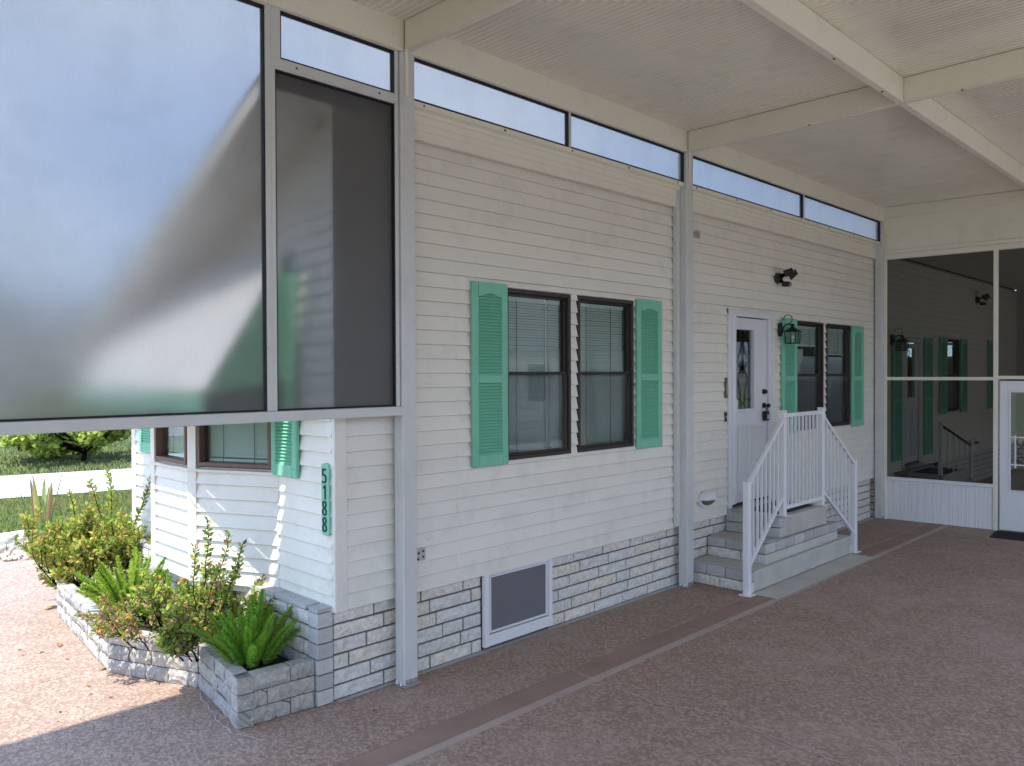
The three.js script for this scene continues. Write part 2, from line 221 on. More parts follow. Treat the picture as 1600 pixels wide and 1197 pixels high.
// split-face block: unit box whose front (local z = 1) is broken
const BRICK = [...Array(7)].map(() => {
  const m = mb(), nx = 7, ny = 3, h = []; for (let j = 0; j <= ny; j++) { h.push([]); for (let i = 0; i <= nx; i++) { const e = i === 0 || i === nx || j === 0 || j === ny; h[j].push(1 - (e ? rr(0.02, 0.06) : rr(-0.03, 0.05))); } }
  const ou = rnd(), ov = rnd(), P = (i, j) => V(i / nx + (i > 0 && i < nx ? rr(-0.02, 0.02) : 0), j / ny, h[j][i]), G = [...Array(ny + 1)].map((_, j) => [...Array(nx + 1)].map((_, i) => P(i, j)));
  const uv = (p) => [p.x * 0.36 + ou, p.y * 0.095 + ov], tri = (a, b, c) => { const N = V(0, 0, 0).crossVectors(b.clone().sub(a).multiply(V(0.36, 0.095, 0.1)), c.clone().sub(a).multiply(V(0.36, 0.095, 0.1))).normalize(); N.set(N.x * 0.36, N.y * 0.095, N.z * 0.1).normalize(); for (const p of [a, b, c]) m.v(p, N, uv(p)); };
  for (let j = 0; j < ny; j++) for (let i = 0; i < nx; i++) { const a = G[j][i], b = G[j][i + 1], c = G[j + 1][i + 1], d = G[j + 1][i]; if (rnd() < 0.5) { tri(a, b, c); tri(a, c, d); } else { tri(a, b, d); tri(b, c, d); } }
  for (let i = 0; i < nx; i++) { tri(G[ny][i], G[ny][i + 1], V((i + 1) / nx, 1, 0)); tri(G[ny][i], V((i + 1) / nx, 1, 0), V(i / nx, 1, 0)); }
  for (let j = 0; j < ny; j++) { tri(V(0, j / ny, 0), G[j][0], G[j + 1][0]); tri(V(0, j / ny, 0), G[j + 1][0], V(0, (j + 1) / ny, 0)); tri(V(1, j / ny, 0), G[j + 1][nx], G[j][nx]); tri(V(1, j / ny, 0), V(1, (j + 1) / ny, 0), G[j + 1][nx]); }
  return m.geometry();
});
const SMOOTH = mb().cbox(0, 1, 0, 1, 0, 1, 0.02).geometry();
function roughBlock() {
  const m = mb(), nx = 8, ny = 3, ou = rnd(), ov = rnd(), G = [];
  for (let j = 0; j <= ny; j++) { G.push([]); for (let i = 0; i <= nx; i++) { const e = i === 0 || i === nx || j === 0 || j === ny; G[j].push(V(i / nx + (i > 0 && i < nx ? rr(-0.035, 0.035) : 0), j / ny + (j > 0 && j < ny ? rr(-0.08, 0.08) : 0), 1 - (e ? rr(0.05, 0.17) : rr(-0.08, 0.1)))); } }
  const S = V(0.36, 0.095, 0.1), tri = (a, b, c) => { const N = V(0, 0, 0).crossVectors(b.clone().sub(a).multiply(S), c.clone().sub(a).multiply(S)).normalize(); N.multiply(S).normalize(); for (const p of [a, b, c]) m.v(p, N, [p.x * 0.36 + ou, p.y * 0.095 + ov + (1 - p.z) * 0.1]); };
  for (let j = 0; j < ny; j++) for (let i = 0; i < nx; i++) { const a = G[j][i], b = G[j][i + 1], c = G[j + 1][i + 1], d = G[j + 1][i]; if (rnd() < 0.5) { tri(a, b, c); tri(a, c, d); } else { tri(a, b, d); tri(b, c, d); } }
  for (let i = 0; i < nx; i++) { const p = V(i / nx, 1, 0), q = V((i + 1) / nx, 1, 0); tri(G[ny][i], G[ny][i + 1], q); tri(G[ny][i], q, p); }
  for (let j = 0; j < ny; j++) for (const [i, x, f] of [[0, 0, 0], [nx, 1, 1]]) { const p = V(x, j / ny, 0), q = V(x, (j + 1) / ny, 0); if (f) { tri(p, G[j + 1][i], G[j][i]); tri(p, q, G[j + 1][i]); } else { tri(p, G[j][i], G[j + 1][i]); tri(p, G[j + 1][i], q); } }
  return m.geometry();
}
const ROUGH = [...Array(7)].map(roughBlock);
function brick(parent, F, s, y, L, H, D, out, smooth, mat) {
  const m = new THREE.Mesh(smooth ? SMOOTH : (M.planter.includes(mat) ? ROUGH : BRICK)[Math.floor(rnd() * 7)], mat || (smooth ? M.cap[Math.floor(rnd() * 3)] : M.block[Math.floor(rnd() * 5)])); m.name = 'brick'; m.castShadow = m.receiveShadow = true;
  const flip = !smooth && rnd() < 0.5, o = ORIGIN.get(parent), p = F.P(s, y, out - D); m.position.set(p.x - o.x, p.y - o.y, p.z - o.z); m.rotation.y = F.rot; m.scale.set(L, H, D); parent.add(m); return m;
}
const BH = 0.0985, JT = 0.0145;
function courses(parent, F, s0, s1, y0, n, D, out, holes = [], seq = [0.4, 0.4, 0.4, 0.4, 0.2], smoothTop) {
  for (let c = 0; c < n; c++) {
    const y = y0 + c * BH; let s = s0, k = 0, off = (c % 2 ? 0.2 : 0) + (c % 3) * 0.03;
    const free = cutRow(s0, s1, y, y + BH, holes.map((h) => [h[0], h[1], y - 1, y + 1])).sort((a, b) => a[0] - b[0]);
    for (const r of free) { s = r[0]; let first = off + 0.06; while (s < r[1] - 0.03) { let L = first > 0.09 ? first : seq[Math.floor(rnd() * seq.length)]; first = 0; if (s + L > r[1] - 0.07) L = r[1] - s; brick(parent, F, s + JT / 2, y + JT / 2, L - JT, BH - JT, D, out + rr(-0.003, 0.003), smoothTop && c === n - 1); s += L; k++; } }
    mb().prism([[out - D, y + 0.002], [out - 0.013, y + 0.002], [out - 0.013, y + BH - 0.001], [out - D, y + BH - 0.001]], (o, yy, q) => F.P(q, yy, o), s0 + 0.004, s1 - 0.004);
  }
  const m = mb(); for (const r of cutRow(s0 + 0.012, s1 - 0.012, y0, y0 + n * BH - 0.006, holes)) m.prism([[out - D - 0.02, r[2]], [out - 0.016, r[2]], [out - 0.016, r[3]], [out - D - 0.02, r[3]]], (o, yy, q) => F.P(q, yy, o), r[0], r[1]);
  m.build('mortar', M.mortar, parent).userData.kind = 'stuff';
}

// ------------------------------------------------------------------ windows, shutters (local axes: x right, y up, z outward)
function windowUnit(parent, F, s0, s1, y0, y1, o = {}) {
  const g = part('window', parent, F.at(s0, y0, 0), F.rot), w = s1 - s0, h = y1 - y0, t = 0.03, mid = o.mid ?? h * 0.505, fm = o.frame || M.bronze;
  const ring = (m, x0, x1, a, b, t2, z0, z1) => m.cbox(x0, x1, b - t2, b, z0, z1, 0.003).cbox(x0, x1, a, a + t2, z0, z1, 0.003).cbox(x0, x0 + t2, a + t2, b - t2, z0, z1, 0.003).cbox(x1 - t2, x1, a + t2, b - t2, z0, z1, 0.003);
  ring(mb(), 0, w, 0, h, t, -0.07, 0.022).build('frame', fm, g);
  if (!o.single) {
    ring(mb(), t, w - t, mid - 0.014, h - t, 0.014, -0.05, -0.012).build('upper_sash', fm, g);
    ring(mb(), t, w - t, t, mid + 0.014, 0.018, -0.045, 0.006).build('lower_sash', fm, g);
    mb().box(t + 0.014, w - t - 0.014, mid, h - t - 0.014, -0.031, -0.031 + 0.003).build('pane', M.glass, g);
    mb().box(t + 0.018, w - t - 0.018, t + 0.018, mid - 0.004, -0.02, -0.017).build('pane', M.glass, g);
    if (!o.noScreen) mb().box(t + 0.012, w - t - 0.012, t + 0.012, mid - 0.002, 0.008, 0.0095).build('insect_screen', M.halfScreen, g);
  } else mb().box(t, w - t, t, h - t, -0.03, -0.027).build('pane', M.glass, g);
  const bt = h - t - 0.02, bb = t + (o.blind ?? 0) * h, bm = mb(), n = Math.floor((bt - bb - 0.03) / 0.0215), x0 = t + 0.02, x1 = w - t - 0.02;
  for (let i = 0; i < n; i++) { const y = bt - 0.03 - i * 0.0215, dz = 0.0085, z = -0.075, j = rr(-0.0008, 0.0008); bm.prism([[z - dz, y + 0.0105 + j], [z + dz, y - 0.0095 + j], [z + dz + 0.001, y - 0.0088 + j], [z - dz + 0.001, y + 0.0113 + j]], (zz, yy, x) => V(x, yy, zz), x0, x1); }
  bm.build('blind', M.blind, g);
  mb().cbox(x0, x1, bt - 0.03, bt, -0.09, -0.06, 0.003).cbox(x0, x1, bb, bb + 0.022, -0.09, -0.062, 0.003).build('blind_rail', M.blind, g);
  const cords = mb(); for (const f of [0.22, 0.72]) cords.box(mix(x0, x1, f), mix(x0, x1, f) + 0.006, bb, bt, -0.0625, -0.0605); cords.build('blind_cord', M.gutter, g);
  if (o.lace) {                                       // scalloped lace swag hanging behind the glass
    const m = mb(), q = mulberry(5 + s0 * 10); for (let i = 0; i < 420; i++) { const u = q(), vv = q(); const x = x0 + 0.02 + u * 0.24, dep = 0.42 * (1 - Math.abs(u - 0.25)) * (0.8 + 0.2 * Math.sin(u * 22)); const y = o.laceTop * h - vv * dep, r = 0.008 + q() * 0.012, z = -0.056 - 0.006 * Math.sin(u * 30); m.geo(new THREE.CircleGeometry(r, 5), new THREE.Matrix4().makeTranslation(x, y, z + q() * 0.004)); } m.build('lace_curtain', M.lace, g);
  }
  return g;
}
function shutter(parent, F, s0, s1, y0, y1, lift = 0.0) {
  const g = part('shutter', parent, F.at(s0, y0, 0.017 + lift), F.rot), w = s1 - s0, h = y1 - y0, st = 0.062, mid = h * 0.475, D = 0.03;
  const fr = mb().cbox(0, st, 0, h, 0, D, 0.006).cbox(w - st, w, 0, h, 0, D, 0.006).cbox(st, w - st, 0, 0.085, 0.001, D - 0.001, 0.004).cbox(st, w - st, mid - 0.03, mid + 0.03, 0.001, D - 0.001, 0.004);
  const top = [[st, h - 0.001]]; const N = 14; for (let i = 0; i <= N; i++) { const u = i / N, x = mix(st, w - st, u); top.push([x, h - 0.105 + 0.024 * Math.pow(Math.sin(Math.PI * u), 2)]); } top.push([w - st, h - 0.001]);
  fr.prism(top, (x, y, z) => V(x, y, z), 0.001, D - 0.001); fr.build('frame', M.green, g);
  const lv = mb(); const run = (a, b) => { const n = Math.round((b - a) / 0.0232), p = (b - a) / n; for (let i = 0; i < n; i++) { const y = a + i * p; lv.prism([[0.004, y + p * 0.15], [D - 0.007, y], [D - 0.005, y + 0.004], [0.004, y + p * 1.1]], (z, yy, x) => V(x, yy, z), st - 0.002, w - st + 0.002); } };
  run(0.085, mid - 0.03); run(mid + 0.03, h - 0.082); lv.build('louvers', M.green, g);
  const sc = mb(); for (const [x, y] of [[0.03, h - 0.06], [0.03, mid], [0.03, 0.06], [w - 0.03, h - 0.06], [w - 0.03, mid], [w - 0.03, 0.06]]) sc.geo(new THREE.SphereGeometry(0.006, 6, 4), new THREE.Matrix4().makeTranslation(x, y, D)); sc.build('screw', M.green, g);
  return g;
}

// ------------------------------------------------------------------ the house
const WZ = -0.135, FX = -0.45, ZB = -3.5, XE = 16.8;
const house = thing('mobile_home', 'long white vinyl sided mobile home on a pale block base', 'house', [0, 0, 0]);
const roofAt = (z) => 3.87 + 0.44 * (z + 0.15);
const SIDE = face([-0.45, WZ], [XE, WZ]), SX = (x) => x + 0.45;       // s = x + 0.45
const sideHoles = [[1.08, 1.86, 1.425, 2.765], [1.945, 2.745, 1.425, 2.765], [4.43, 5.46, 0.62, 2.79], [6.05, 6.84, 1.385, 2.735], [6.925, 7.70, 1.385, 2.735]], backHoles = [[9.69, 10.56, 0.62, 2.64], [11.8, 12.56, 1.4, 2.68]];
const H2S = (hs) => hs.map((h) => [SX(h[0]), SX(h[1]), h[2], h[3]]);
siding(house, SIDE, 0.0, SX(8.62), 0.58, 3.80, H2S(sideHoles), null, false, [SX(0.58), SX(2.1), SX(7.3)]);
siding(house, SIDE, SX(8.64), SX(16.8), 0.58, 3.80, H2S(backHoles), null, true);
sheathing(house, SIDE, 0, SX(16.8), 0.6, 3.84, H2S([...sideHoles, ...backHoles]));
const BAY = [[-0.45, -0.82], [-0.77, -1.51], [-0.77, -2.2], [-0.45, -2.88]];
const FRONT = face([FX, ZB], [FX, WZ]), FS = (z) => z - ZB, bayHole = [FS(-2.88), FS(-0.82), 0.4, 2.33];
const topF = (s) => roofAt(s + ZB) - 0.1;
siding(house, FRONT, 0.02, FS(WZ) - 0.002, 0.58, 3.7, [bayHole], (s) => topF(clamp(s, 0, 9)), false);
{ const m = mb(), d = 0.09, F = FRONT; for (const [a, b, y0] of [[0.1, bayHole[0], 0.3], [bayHole[0], bayHole[1], 2.33], [bayHole[1], FS(WZ) - 0.11, 0.3]]) m.prism([[a, y0], [b, y0], [b, topF(b)], [a, topF(a)]], (s, y, o) => F.P(s, y, o), -0.0125 - d, -0.0125); m.build('inner_wall', M.siding[0], house); }
mb().box(FX + 0.02, XE, 0.44, 0.5, ZB + 0.02, WZ - 0.12).build('floor_deck', M.interior, house);
mb().box(FX + 0.02, XE, 0.5, 2.45, ZB - 0.02, ZB + 0.08).box(XE - 0.1, XE, 0.5, 2.45, ZB + 0.08, WZ - 0.12).build('far_wall', M.siding[0], house);
// mono-pitch roof with overhanging verge on the front
{
  const R = (z, k) => roofAt(z) + k, rf = part('roof', house);
  mb().prism([[-0.105, R(-0.1, 0.02)], [-0.105, R(-0.1, 0.06)], [-3.75, R(-3.75, 0.06)], [-3.75, R(-3.75, 0.02)]], (z, y, x) => V(x, y, z), -0.90, XE).build('roof_deck', M.shingle, rf);
  mb().prism([[-0.11, R(-0.1, -0.10)], [-0.11, R(-0.1, 0.0)], [-3.74, R(-3.75, 0.0)], [-3.74, R(-3.75, -0.10)]], (z, y, x) => V(x, y, z), -0.915, -0.895).build('fascia', M.alu, rf);
  mb().prism([[-0.11, R(-0.1, -0.09)], [-0.11, R(-0.1, -0.075)], [-3.74, R(-3.75, -0.075)], [-3.74, R(-3.75, -0.09)]], (z, y, x) => V(x, y, z), -0.894, -0.44).build('soffit', M.soffit, rf);
  mb().prism([[0, 0], [0.045, 0], [0.055, 0.09], [0, 0.09]], (a, b, x) => V(x, 3.80 + b, -0.128 + a), -0.91, -0.02).build('gutter', M.gutter, rf);
}
// corner post and trims
mb().cbox(FX - 0.012, FX + 0.085, 0.575, 3.80, WZ - 0.06, WZ + 0.026, 0.006).build('corner_trim', M.siding[2], house);
mb().cbox(FX - 0.02, FX + 0.06, 0.575, 2.5, ZB - 0.02, ZB + 0.07, 0.006).build('corner_trim', M.siding[2], house);
// pale ribbed wall receiver between siding and the clerestory screens
for (const [a, b] of [[0.12, 3.445], [3.58, 8.52]]) { const m = mb(); m.prism([[-0.11, 3.71], [-0.075, 3.713], [-0.072, 3.722], [-0.082, 3.732], [-0.082, 3.775], [-0.078, 3.78], [-0.082, 3.785], [-0.082, 3.825], [-0.078, 3.83], [-0.082, 3.835], [-0.08, 3.875], [-0.068, 3.885], [-0.066, 3.905], [-0.05, 3.912], [-0.03, 3.915], [-0.03, 3.952], [-0.11, 3.952]], (z, y, x) => V(x, y, z), a, b); m.build('receiver_band', M.alu, house); const sc = mb(); for (let x = a + 0.1; x < b; x += 0.78) sc.geo(new THREE.SphereGeometry(0.009, 8, 5), new THREE.Matrix4().makeTranslation(x, 3.933, -0.03)); sc.build('screw', M.gutter, house); }
// side windows and shutters
windowUnit(house, SIDE, SX(1.085), SX(1.855), 1.43, 2.76, {});
windowUnit(house, SIDE, SX(1.95), SX(2.74), 1.43, 2.76, {});
windowUnit(house, SIDE, SX(6.055), SX(6.835), 1.39, 2.73, { blind: 0.75, lace: true, laceTop: 0.74 });
windowUnit(house, SIDE, SX(6.93), SX(7.695), 1.39, 2.73, { blind: 0.68, lace: true, laceTop: 0.48 });
windowUnit(house, SIDE, SX(11.81), SX(12.55), 1.41, 2.67, { blind: 0.9 });
for (const [a, b, c, d] of [[0.715, 1.085, 1.405, 2.785], [2.765, 3.165, 1.40, 2.785], [5.655, 6.035, 1.37, 2.745], [7.715, 8.10, 1.36, 2.735], [9.24, 9.62, 0.75, 2.66], [10.66, 11.04, 0.75, 2.66], [11.42, 11.79, 1.38, 2.69], [12.58, 12.96, 1.38, 2.69], [14.36, 14.74, 1.38, 2.71]]) shutter(house, SIDE, SX(a), SX(b), c, d);
// white flanges round the windows
for (const [a, b, c, d] of [[1.06, 2.77, 1.395, 2.79], [6.03, 7.72, 1.355, 2.76]]) { mb().cbox(a, b, d - 0.022, d, WZ, WZ + 0.02, 0.003).cbox(a, b, c, c + 0.022, WZ, WZ + 0.022, 0.003).build('window_flange', M.siding[2], house); }
for (const [a, b, c, d] of [[1.86, 1.945, 1.42, 2.765], [6.84, 6.925, 1.38, 2.735]]) mb().box(a + 0.004, b - 0.004, c, d, WZ - 0.03, WZ - 0.006).build('mull_post', M.siding[1], house);

// bay window on the front
{
  const bay = part('bay', house), names = [face(BAY[1], BAY[0]), face(BAY[2], BAY[1]), face(BAY[3], BAY[2])];
  names.forEach((F, i) => {
    const L = F.len, m = mb(), w = [0.06, L - 0.055];
    siding(bay, F, 0.03, L - (i === 0 ? 0.0 : 0.03), 0.60, 1.40, []);
    m.prism([[-0.1, 0.55], [-0.013, 0.55], [-0.013, 1.43], [-0.1, 1.43]], (o, y, s) => F.P(s, y, o), 0, L).prism([[-0.1, 2.28], [0.0, 2.28], [0.0, 2.335], [-0.1, 2.335]], (o, y, s) => F.P(s, y, o), 0, L); m.build('bay_wall', M.siding[1], bay);
    mb().prism([[-0.06, 1.40], [0.03, 1.40], [0.034, 1.418], [-0.06, 1.43]], (o, y, s) => F.P(s, y, o), -0.012, L + 0.01).build('sill', M.siding[2], bay);
    mb().prism([[-0.05, 0.6], [0.022, 0.6], [0.022, 2.33], [-0.05, 2.33]], (o, y, s) => F.P(s, y, o), -0.02, 0.055).build('bay_post', M.siding[2], bay);
    windowUnit(house, F, w[0], w[1], 1.44, 2.28, { blind: 0.0, frame: std(0.16, 0.09, 0.06, 0.5), mid: 0.0, single: true });
  });
  mb().prism(BAY.map((p) => [p[0] + (p[0] < -0.5 ? 0.02 : 0.3), p[1]]), (x, z, y) => V(x, y, z), 0.56, 0.59).prism(BAY.map((p) => [p[0] + (p[0] < -0.5 ? -0.02 : 0.3), p[1]]), (x, z, y) => V(x, y, z), 2.336, 2.36).build('bay_lid', M.alu, bay);
}
shutter(house, FRONT, FS(-0.855), FS(-0.515), 1.405, 2.78);
shutter(house, FRONT, FS(-3.27), FS(-2.93), 1.405, 2.6);
// block base of the house
{
  const sk = part('block_base', house), hatch = [SX(0.853), SX(1.612), 0, 0.59];
  courses(sk, face([-0.45, -0.155], [8.52, -0.155]), 0.0, 8.96, 0.0, 6, 0.09, 0.0, [hatch].map((h) => h));
  courses(sk, face([8.66, -0.155], [16.8, -0.155]), 0.0, 8.1, 0.0, 6, 0.09, 0.0, [[2.2 - 1.4, 2.2 + 0.8, 0, 0.6]], [0.6, 0.8]);
  const F = face([-0.565, ZB], [-0.565, -0.15]); courses(sk, F, 0.0, 3.24, 0.0, 6, 0.1, 0.0, [], [0.385, 0.385, 0.3], false);
  for (let c = 0; c < 6; c++) brick(sk, face([-0.57, -0.15], [-0.452, -0.15]), 0.002, c * BH + 0.004, 0.112, BH - 0.009, 0.108, 0.004, true);
  for (let s = 0.02; s < 3.2; s += 0.4) brick(sk, F, s, 0.592, 0.392, 0.028, 0.118, 0.004, true);
  brick(sk, face([-0.57, -0.15], [-0.452, -0.15]), 0.0, 0.592, 0.118, 0.028, 0.11, 0.006, true);
  // crawl space hatch
  const h = part('access_hatch', house), z = -0.15;
  mb().cbox(0.85, 0.90, 0.03, 0.585, z, z + 0.035, 0.003).cbox(1.575, 1.615, 0.03, 0.585, z, z + 0.035, 0.003).cbox(0.90, 1.575, 0.03, 0.115, z, z + 0.03, 0.003).cbox(0.90, 1.575, 0.565, 0.585, z, z + 0.03, 0.003).build('frame', M.rail, h);
  mb().cbox(0.915, 0.93, 0.125, 0.56, z, z + 0.022, 0.002).cbox(1.555, 1.57, 0.125, 0.56, z, z + 0.022, 0.002).cbox(0.93, 1.555, 0.125, 0.14, z, z + 0.022, 0.002).cbox(0.93, 1.555, 0.548, 0.56, z, z + 0.022, 0.002).build('screen_frame', M.rail, h);
  mb().box(0.93, 1.555, 0.14, 0.548, z, z + 0.008).build('screen_cloth', std(0.155, 0.155, 0.165, 0.85, { bumpMap: grainT, bumpScale: 0.001 }), h);
}
// entry door
function entryDoor(x0, x1, y0, y1, far) {
  const d = part('door', house, [x0, y0, WZ], 0), w = x1 - x0, h = y1 - y0, c = 0.07;
  mb().cbox(0, c, 0, h, -0.03, 0.03, 0.004).cbox(w - c, w, 0, h, -0.03, 0.03, 0.004).cbox(0, w, h - c, h, -0.03, 0.031, 0.004).cbox(c, c + 0.022, 0, h - c, -0.06, 0.02, 0.003).cbox(w - c - 0.022, w - c, 0, h - c, -0.06, 0.02, 0.003).build('door_casing', M.door, d);
  mb().cbox(c - 0.01, c + 0.03, 0.06, h - c, 0.012, 0.048, 0.004).cbox(c + 0.03, c + 0.075, 0.06, h - c, 0.018, 0.04, 0.004).build('storm_stile', M.rail, d);
  const a = c + 0.085, b = w - c - 0.03, gl = a + 0.05, gr = gl + 0.40, g0 = 1.08, g1 = 1.955 - (far ? 0.1 : 0);
  const lf = mb(); for (const r of cutRow(a, b, 0.03, h - c - 0.01, [[gl, gr, g0, g1]])) lf.box(r[0], r[1], r[2], r[3], -0.05, -0.01); lf.build('leaf', M.door, d);
  const ring = (m, x, X, y, Y, t, z0, z1) => m.cbox(x - t, X + t, Y, Y + t, z0, z1, 0.004).cbox(x - t, X + t, y - t, y, z0, z1, 0.004).cbox(x - t, x, y, Y, z0, z1, 0.004).cbox(X, X + t, y, Y, z0, z1, 0.004);
  ring(mb(), gl, gr, g0, g1, 0.03, -0.012, 0.006).build('glass_frame', M.door, d);
  mb().box(gl, gr, g0, g1, -0.036, -0.033).build('pane', M.glass, d);
  const q = mb(), P = (x, y) => V(gl + (gr - gl) * x, g0 + (g1 - g0) * y, -0.028), ln = (...p) => q.tube(p.map((k) => P(...k)), 0.0035, 5);
  for (const [x0_, s] of [[0, 1], [1, -1]]) { const k = (x) => x0_ + s * x; ln([k(0.14), 0], [k(0.14), 1]); ln([k(0.4), 0.0], [k(0.38), 0.2], [k(0.25), 0.35], [k(0.3), 0.45], [k(0.48), 0.52]); ln([k(0.4), 0.98], [k(0.44), 0.8], [k(0.28), 0.66], [k(0.22), 0.57], [k(0.48), 0.5]); ln([k(0.02), 0.9], [k(0.3), 0.88], [k(0.5), 0.94]); ln([k(0.02), 0.1], [k(0.3), 0.13], [k(0.5), 0.06]); ln([k(0.46), 0.55], [k(0.46), 0.8], [k(0.5), 0.86]); }
  for (let i = 0; i < 8; i++) { const t = i / 8 * 2 * Math.PI; ln([0.5, 0.52], [0.5 + 0.17 * Math.cos(t - 0.25), 0.52 + 0.075 * Math.sin(t - 0.25)], [0.5 + 0.24 * Math.cos(t), 0.52 + 0.105 * Math.sin(t)], [0.5 + 0.17 * Math.cos(t + 0.25), 0.52 + 0.075 * Math.sin(t + 0.25)], [0.5, 0.52]); }
  q.build('leaded_came', M.brass, d);
  const pn = mb(); for (const [p0, p1] of [[a + 0.09, (a + b) / 2 - 0.03], [(a + b) / 2 + 0.03, b - 0.09]]) ring(pn, p0 + 0.02, p1 - 0.02, 0.16, 0.86, 0.02, -0.014, 0.0); pn.build('panel_moulding', M.door, d);
  if (!far) {
    const hx = b - 0.075, hd = (y, r, z) => mb().geo(new THREE.CylinderGeometry(r, r, 0.02, 16), new THREE.Matrix4().makeRotationX(Math.PI / 2).setPosition(hx, y, 0)).geo(new THREE.SphereGeometry(r * 0.8, 12, 8), new THREE.Matrix4().makeTranslation(hx, y, z));
    hd(1.262, 0.03, 0.02).build('deadbolt', M.bronze, d); hd(1.105, 0.03, 0.055).geo(new THREE.CylinderGeometry(0.011, 0.011, 0.05, 10), new THREE.Matrix4().makeRotationX(Math.PI / 2).setPosition(hx, 1.105, 0.03)).build('knob', M.bronze, d);
    mb().tube([V(hx - 0.018, 1.03, 0.03), V(hx - 0.018, 1.09, 0.035), V(hx, 1.105, 0.036), V(hx + 0.018, 1.09, 0.035), V(hx + 0.018, 1.03, 0.03)], 0.005, 6).build('lock_shackle', M.steel, d);
    mb().cbox(hx - 0.04, hx + 0.04, 0.93, 1.04, 0.0, 0.05, 0.01).build('key_lock_box', M.black, d); mb().cbox(hx - 0.022, hx + 0.022, 0.95, 1.0, 0.05, 0.053, 0.002).build('lock_dial', M.steel, d);
    mb().cbox(c + 0.1, c + 0.125, 1.0, 1.19, 0.005, 0.03, 0.006).build('latch', M.rail, d);
  }
  mb().cbox(0.0, w, -0.03, 0.025, -0.05, 0.055, 0.004).build('threshold', M.steel, d); mb().cbox(0.02, w - 0.02, 0.03, 0.055, -0.01, 0.012, 0.004).build('door_sweep', M.dark, d);
}
entryDoor(4.435, 5.455, 0.62, 2.785, false); entryDoor(9.695, 10.555, 0.62, 2.63, true);

// ------------------------------------------------------------------ carport
const ZF = 6.2, CE = 4.45, CB = 4.25;
{
  const roof = thing('carport_roof', 'white ribbed aluminium carport roof carried on deep box beams', 'carport roof', [0, CB, 0]);
  mb().box(-8.7, 9.35, 4.475, 4.54, -0.06, ZF + 0.12).build('roof_sheet', M.alu, roof);
  const P = 0.305;
  for (let i = 0; i < 60; i++) {
    const x0 = -8.7 + i * 0.3004, m = mb(), prof = [], tilt = rr(-0.0025, 0.0025), n = 6, w = 0.298 / n;
    for (let k = 0; k < n; k++) { const a = k * w, y = CE + tilt * (k / n - 0.5); prof.push([x0 + a, y + 0.004], [x0 + a + w * 0.2, y - 0.0005], [x0 + a + w * 0.66, y], [x0 + a + w * 0.86, y + 0.004]); }
    prof.push([x0 + 0.298, CE + 0.004]); for (let k = 0; k + 1 < prof.length; k++) { const [xa, ya] = prof[k], [xb, yb] = prof[k + 1]; m.quad(V(xa, ya, -0.06), V(xb, yb, -0.06), V(xb, yb, ZF + 0.1), V(xa, ya, ZF + 0.1)); }
    m.quad(V(x0 + 0.298, CE + 0.004, -0.06), V(x0 + 0.3014, CE + 0.0005, -0.06), V(x0 + 0.3014, CE + 0.0005, ZF + 0.1), V(x0 + 0.298, CE + 0.004, ZF + 0.1));
    m.build('roof_panel', M.pan, roof);
  }
  const Y1 = CE - 0.003;
  const bz = (x, z0, z1) => mb().cbox(x, x + 0.05, CB + 0.012, Y1, z0, z1, 0.003).cbox(x - 0.004, x + 0.054, CB, CB + 0.014, z0, z1, 0.003).build('cross_beam', M.alu, roof);
  const bxx = (z, x0, x1) => mb().cbox(x0, x1, CB + 0.012, Y1, z, z + 0.05, 0.003).cbox(x0, x1, CB, CB + 0.014, z - 0.004, z + 0.054, 0.003).build('long_beam', M.alu, roof);
  for (const [z0, z1] of [[-0.0, 1.925], [1.985, ZF - 0.06]]) for (const x of [-7.2, -3.6, 0.03, 3.485]) bz(x, z0, z1);
  for (const [a, b] of [[-8.6, -7.205], [-7.145, -3.605], [-3.545, 0.025], [0.085, 3.48], [3.54, 8.66]]) bxx(1.93, a, b);
  for (const x of [-7.2, -3.6, 0.03, 3.485]) bz(x, 1.925, 1.985);
  mb().cbox(-8.6, 8.6, CB + 0.004, CE + 0.02, -0.075, -0.012, 0.004).cbox(-8.6, 8.6, CB - 0.004, CB + 0.014, -0.082, -0.006, 0.003).build('wall_beam', M.alu, roof);
  mb().cbox(-8.6, 9.2, CB, Y1, ZF - 0.05, ZF + 0.02, 0.004).build('side_beam', M.alu, roof);
  mb().cbox(-8.76, -8.7, CB, CE + 0.1, -0.1, ZF + 0.12, 0.004).build('fascia', M.alu, roof);
  const bolts = mb(); for (const [x, y, z] of [[3.1, 4.236, 1.955], [2.2, 4.236, 1.96], [3.5, 4.236, 1.2], [3.5, 4.236, 2.4]]) bolts.geo(new THREE.SphereGeometry(0.01, 8, 5), new THREE.Matrix4().makeTranslation(x, y + 0.012, z)); bolts.build('screw', M.gutter, roof);
}
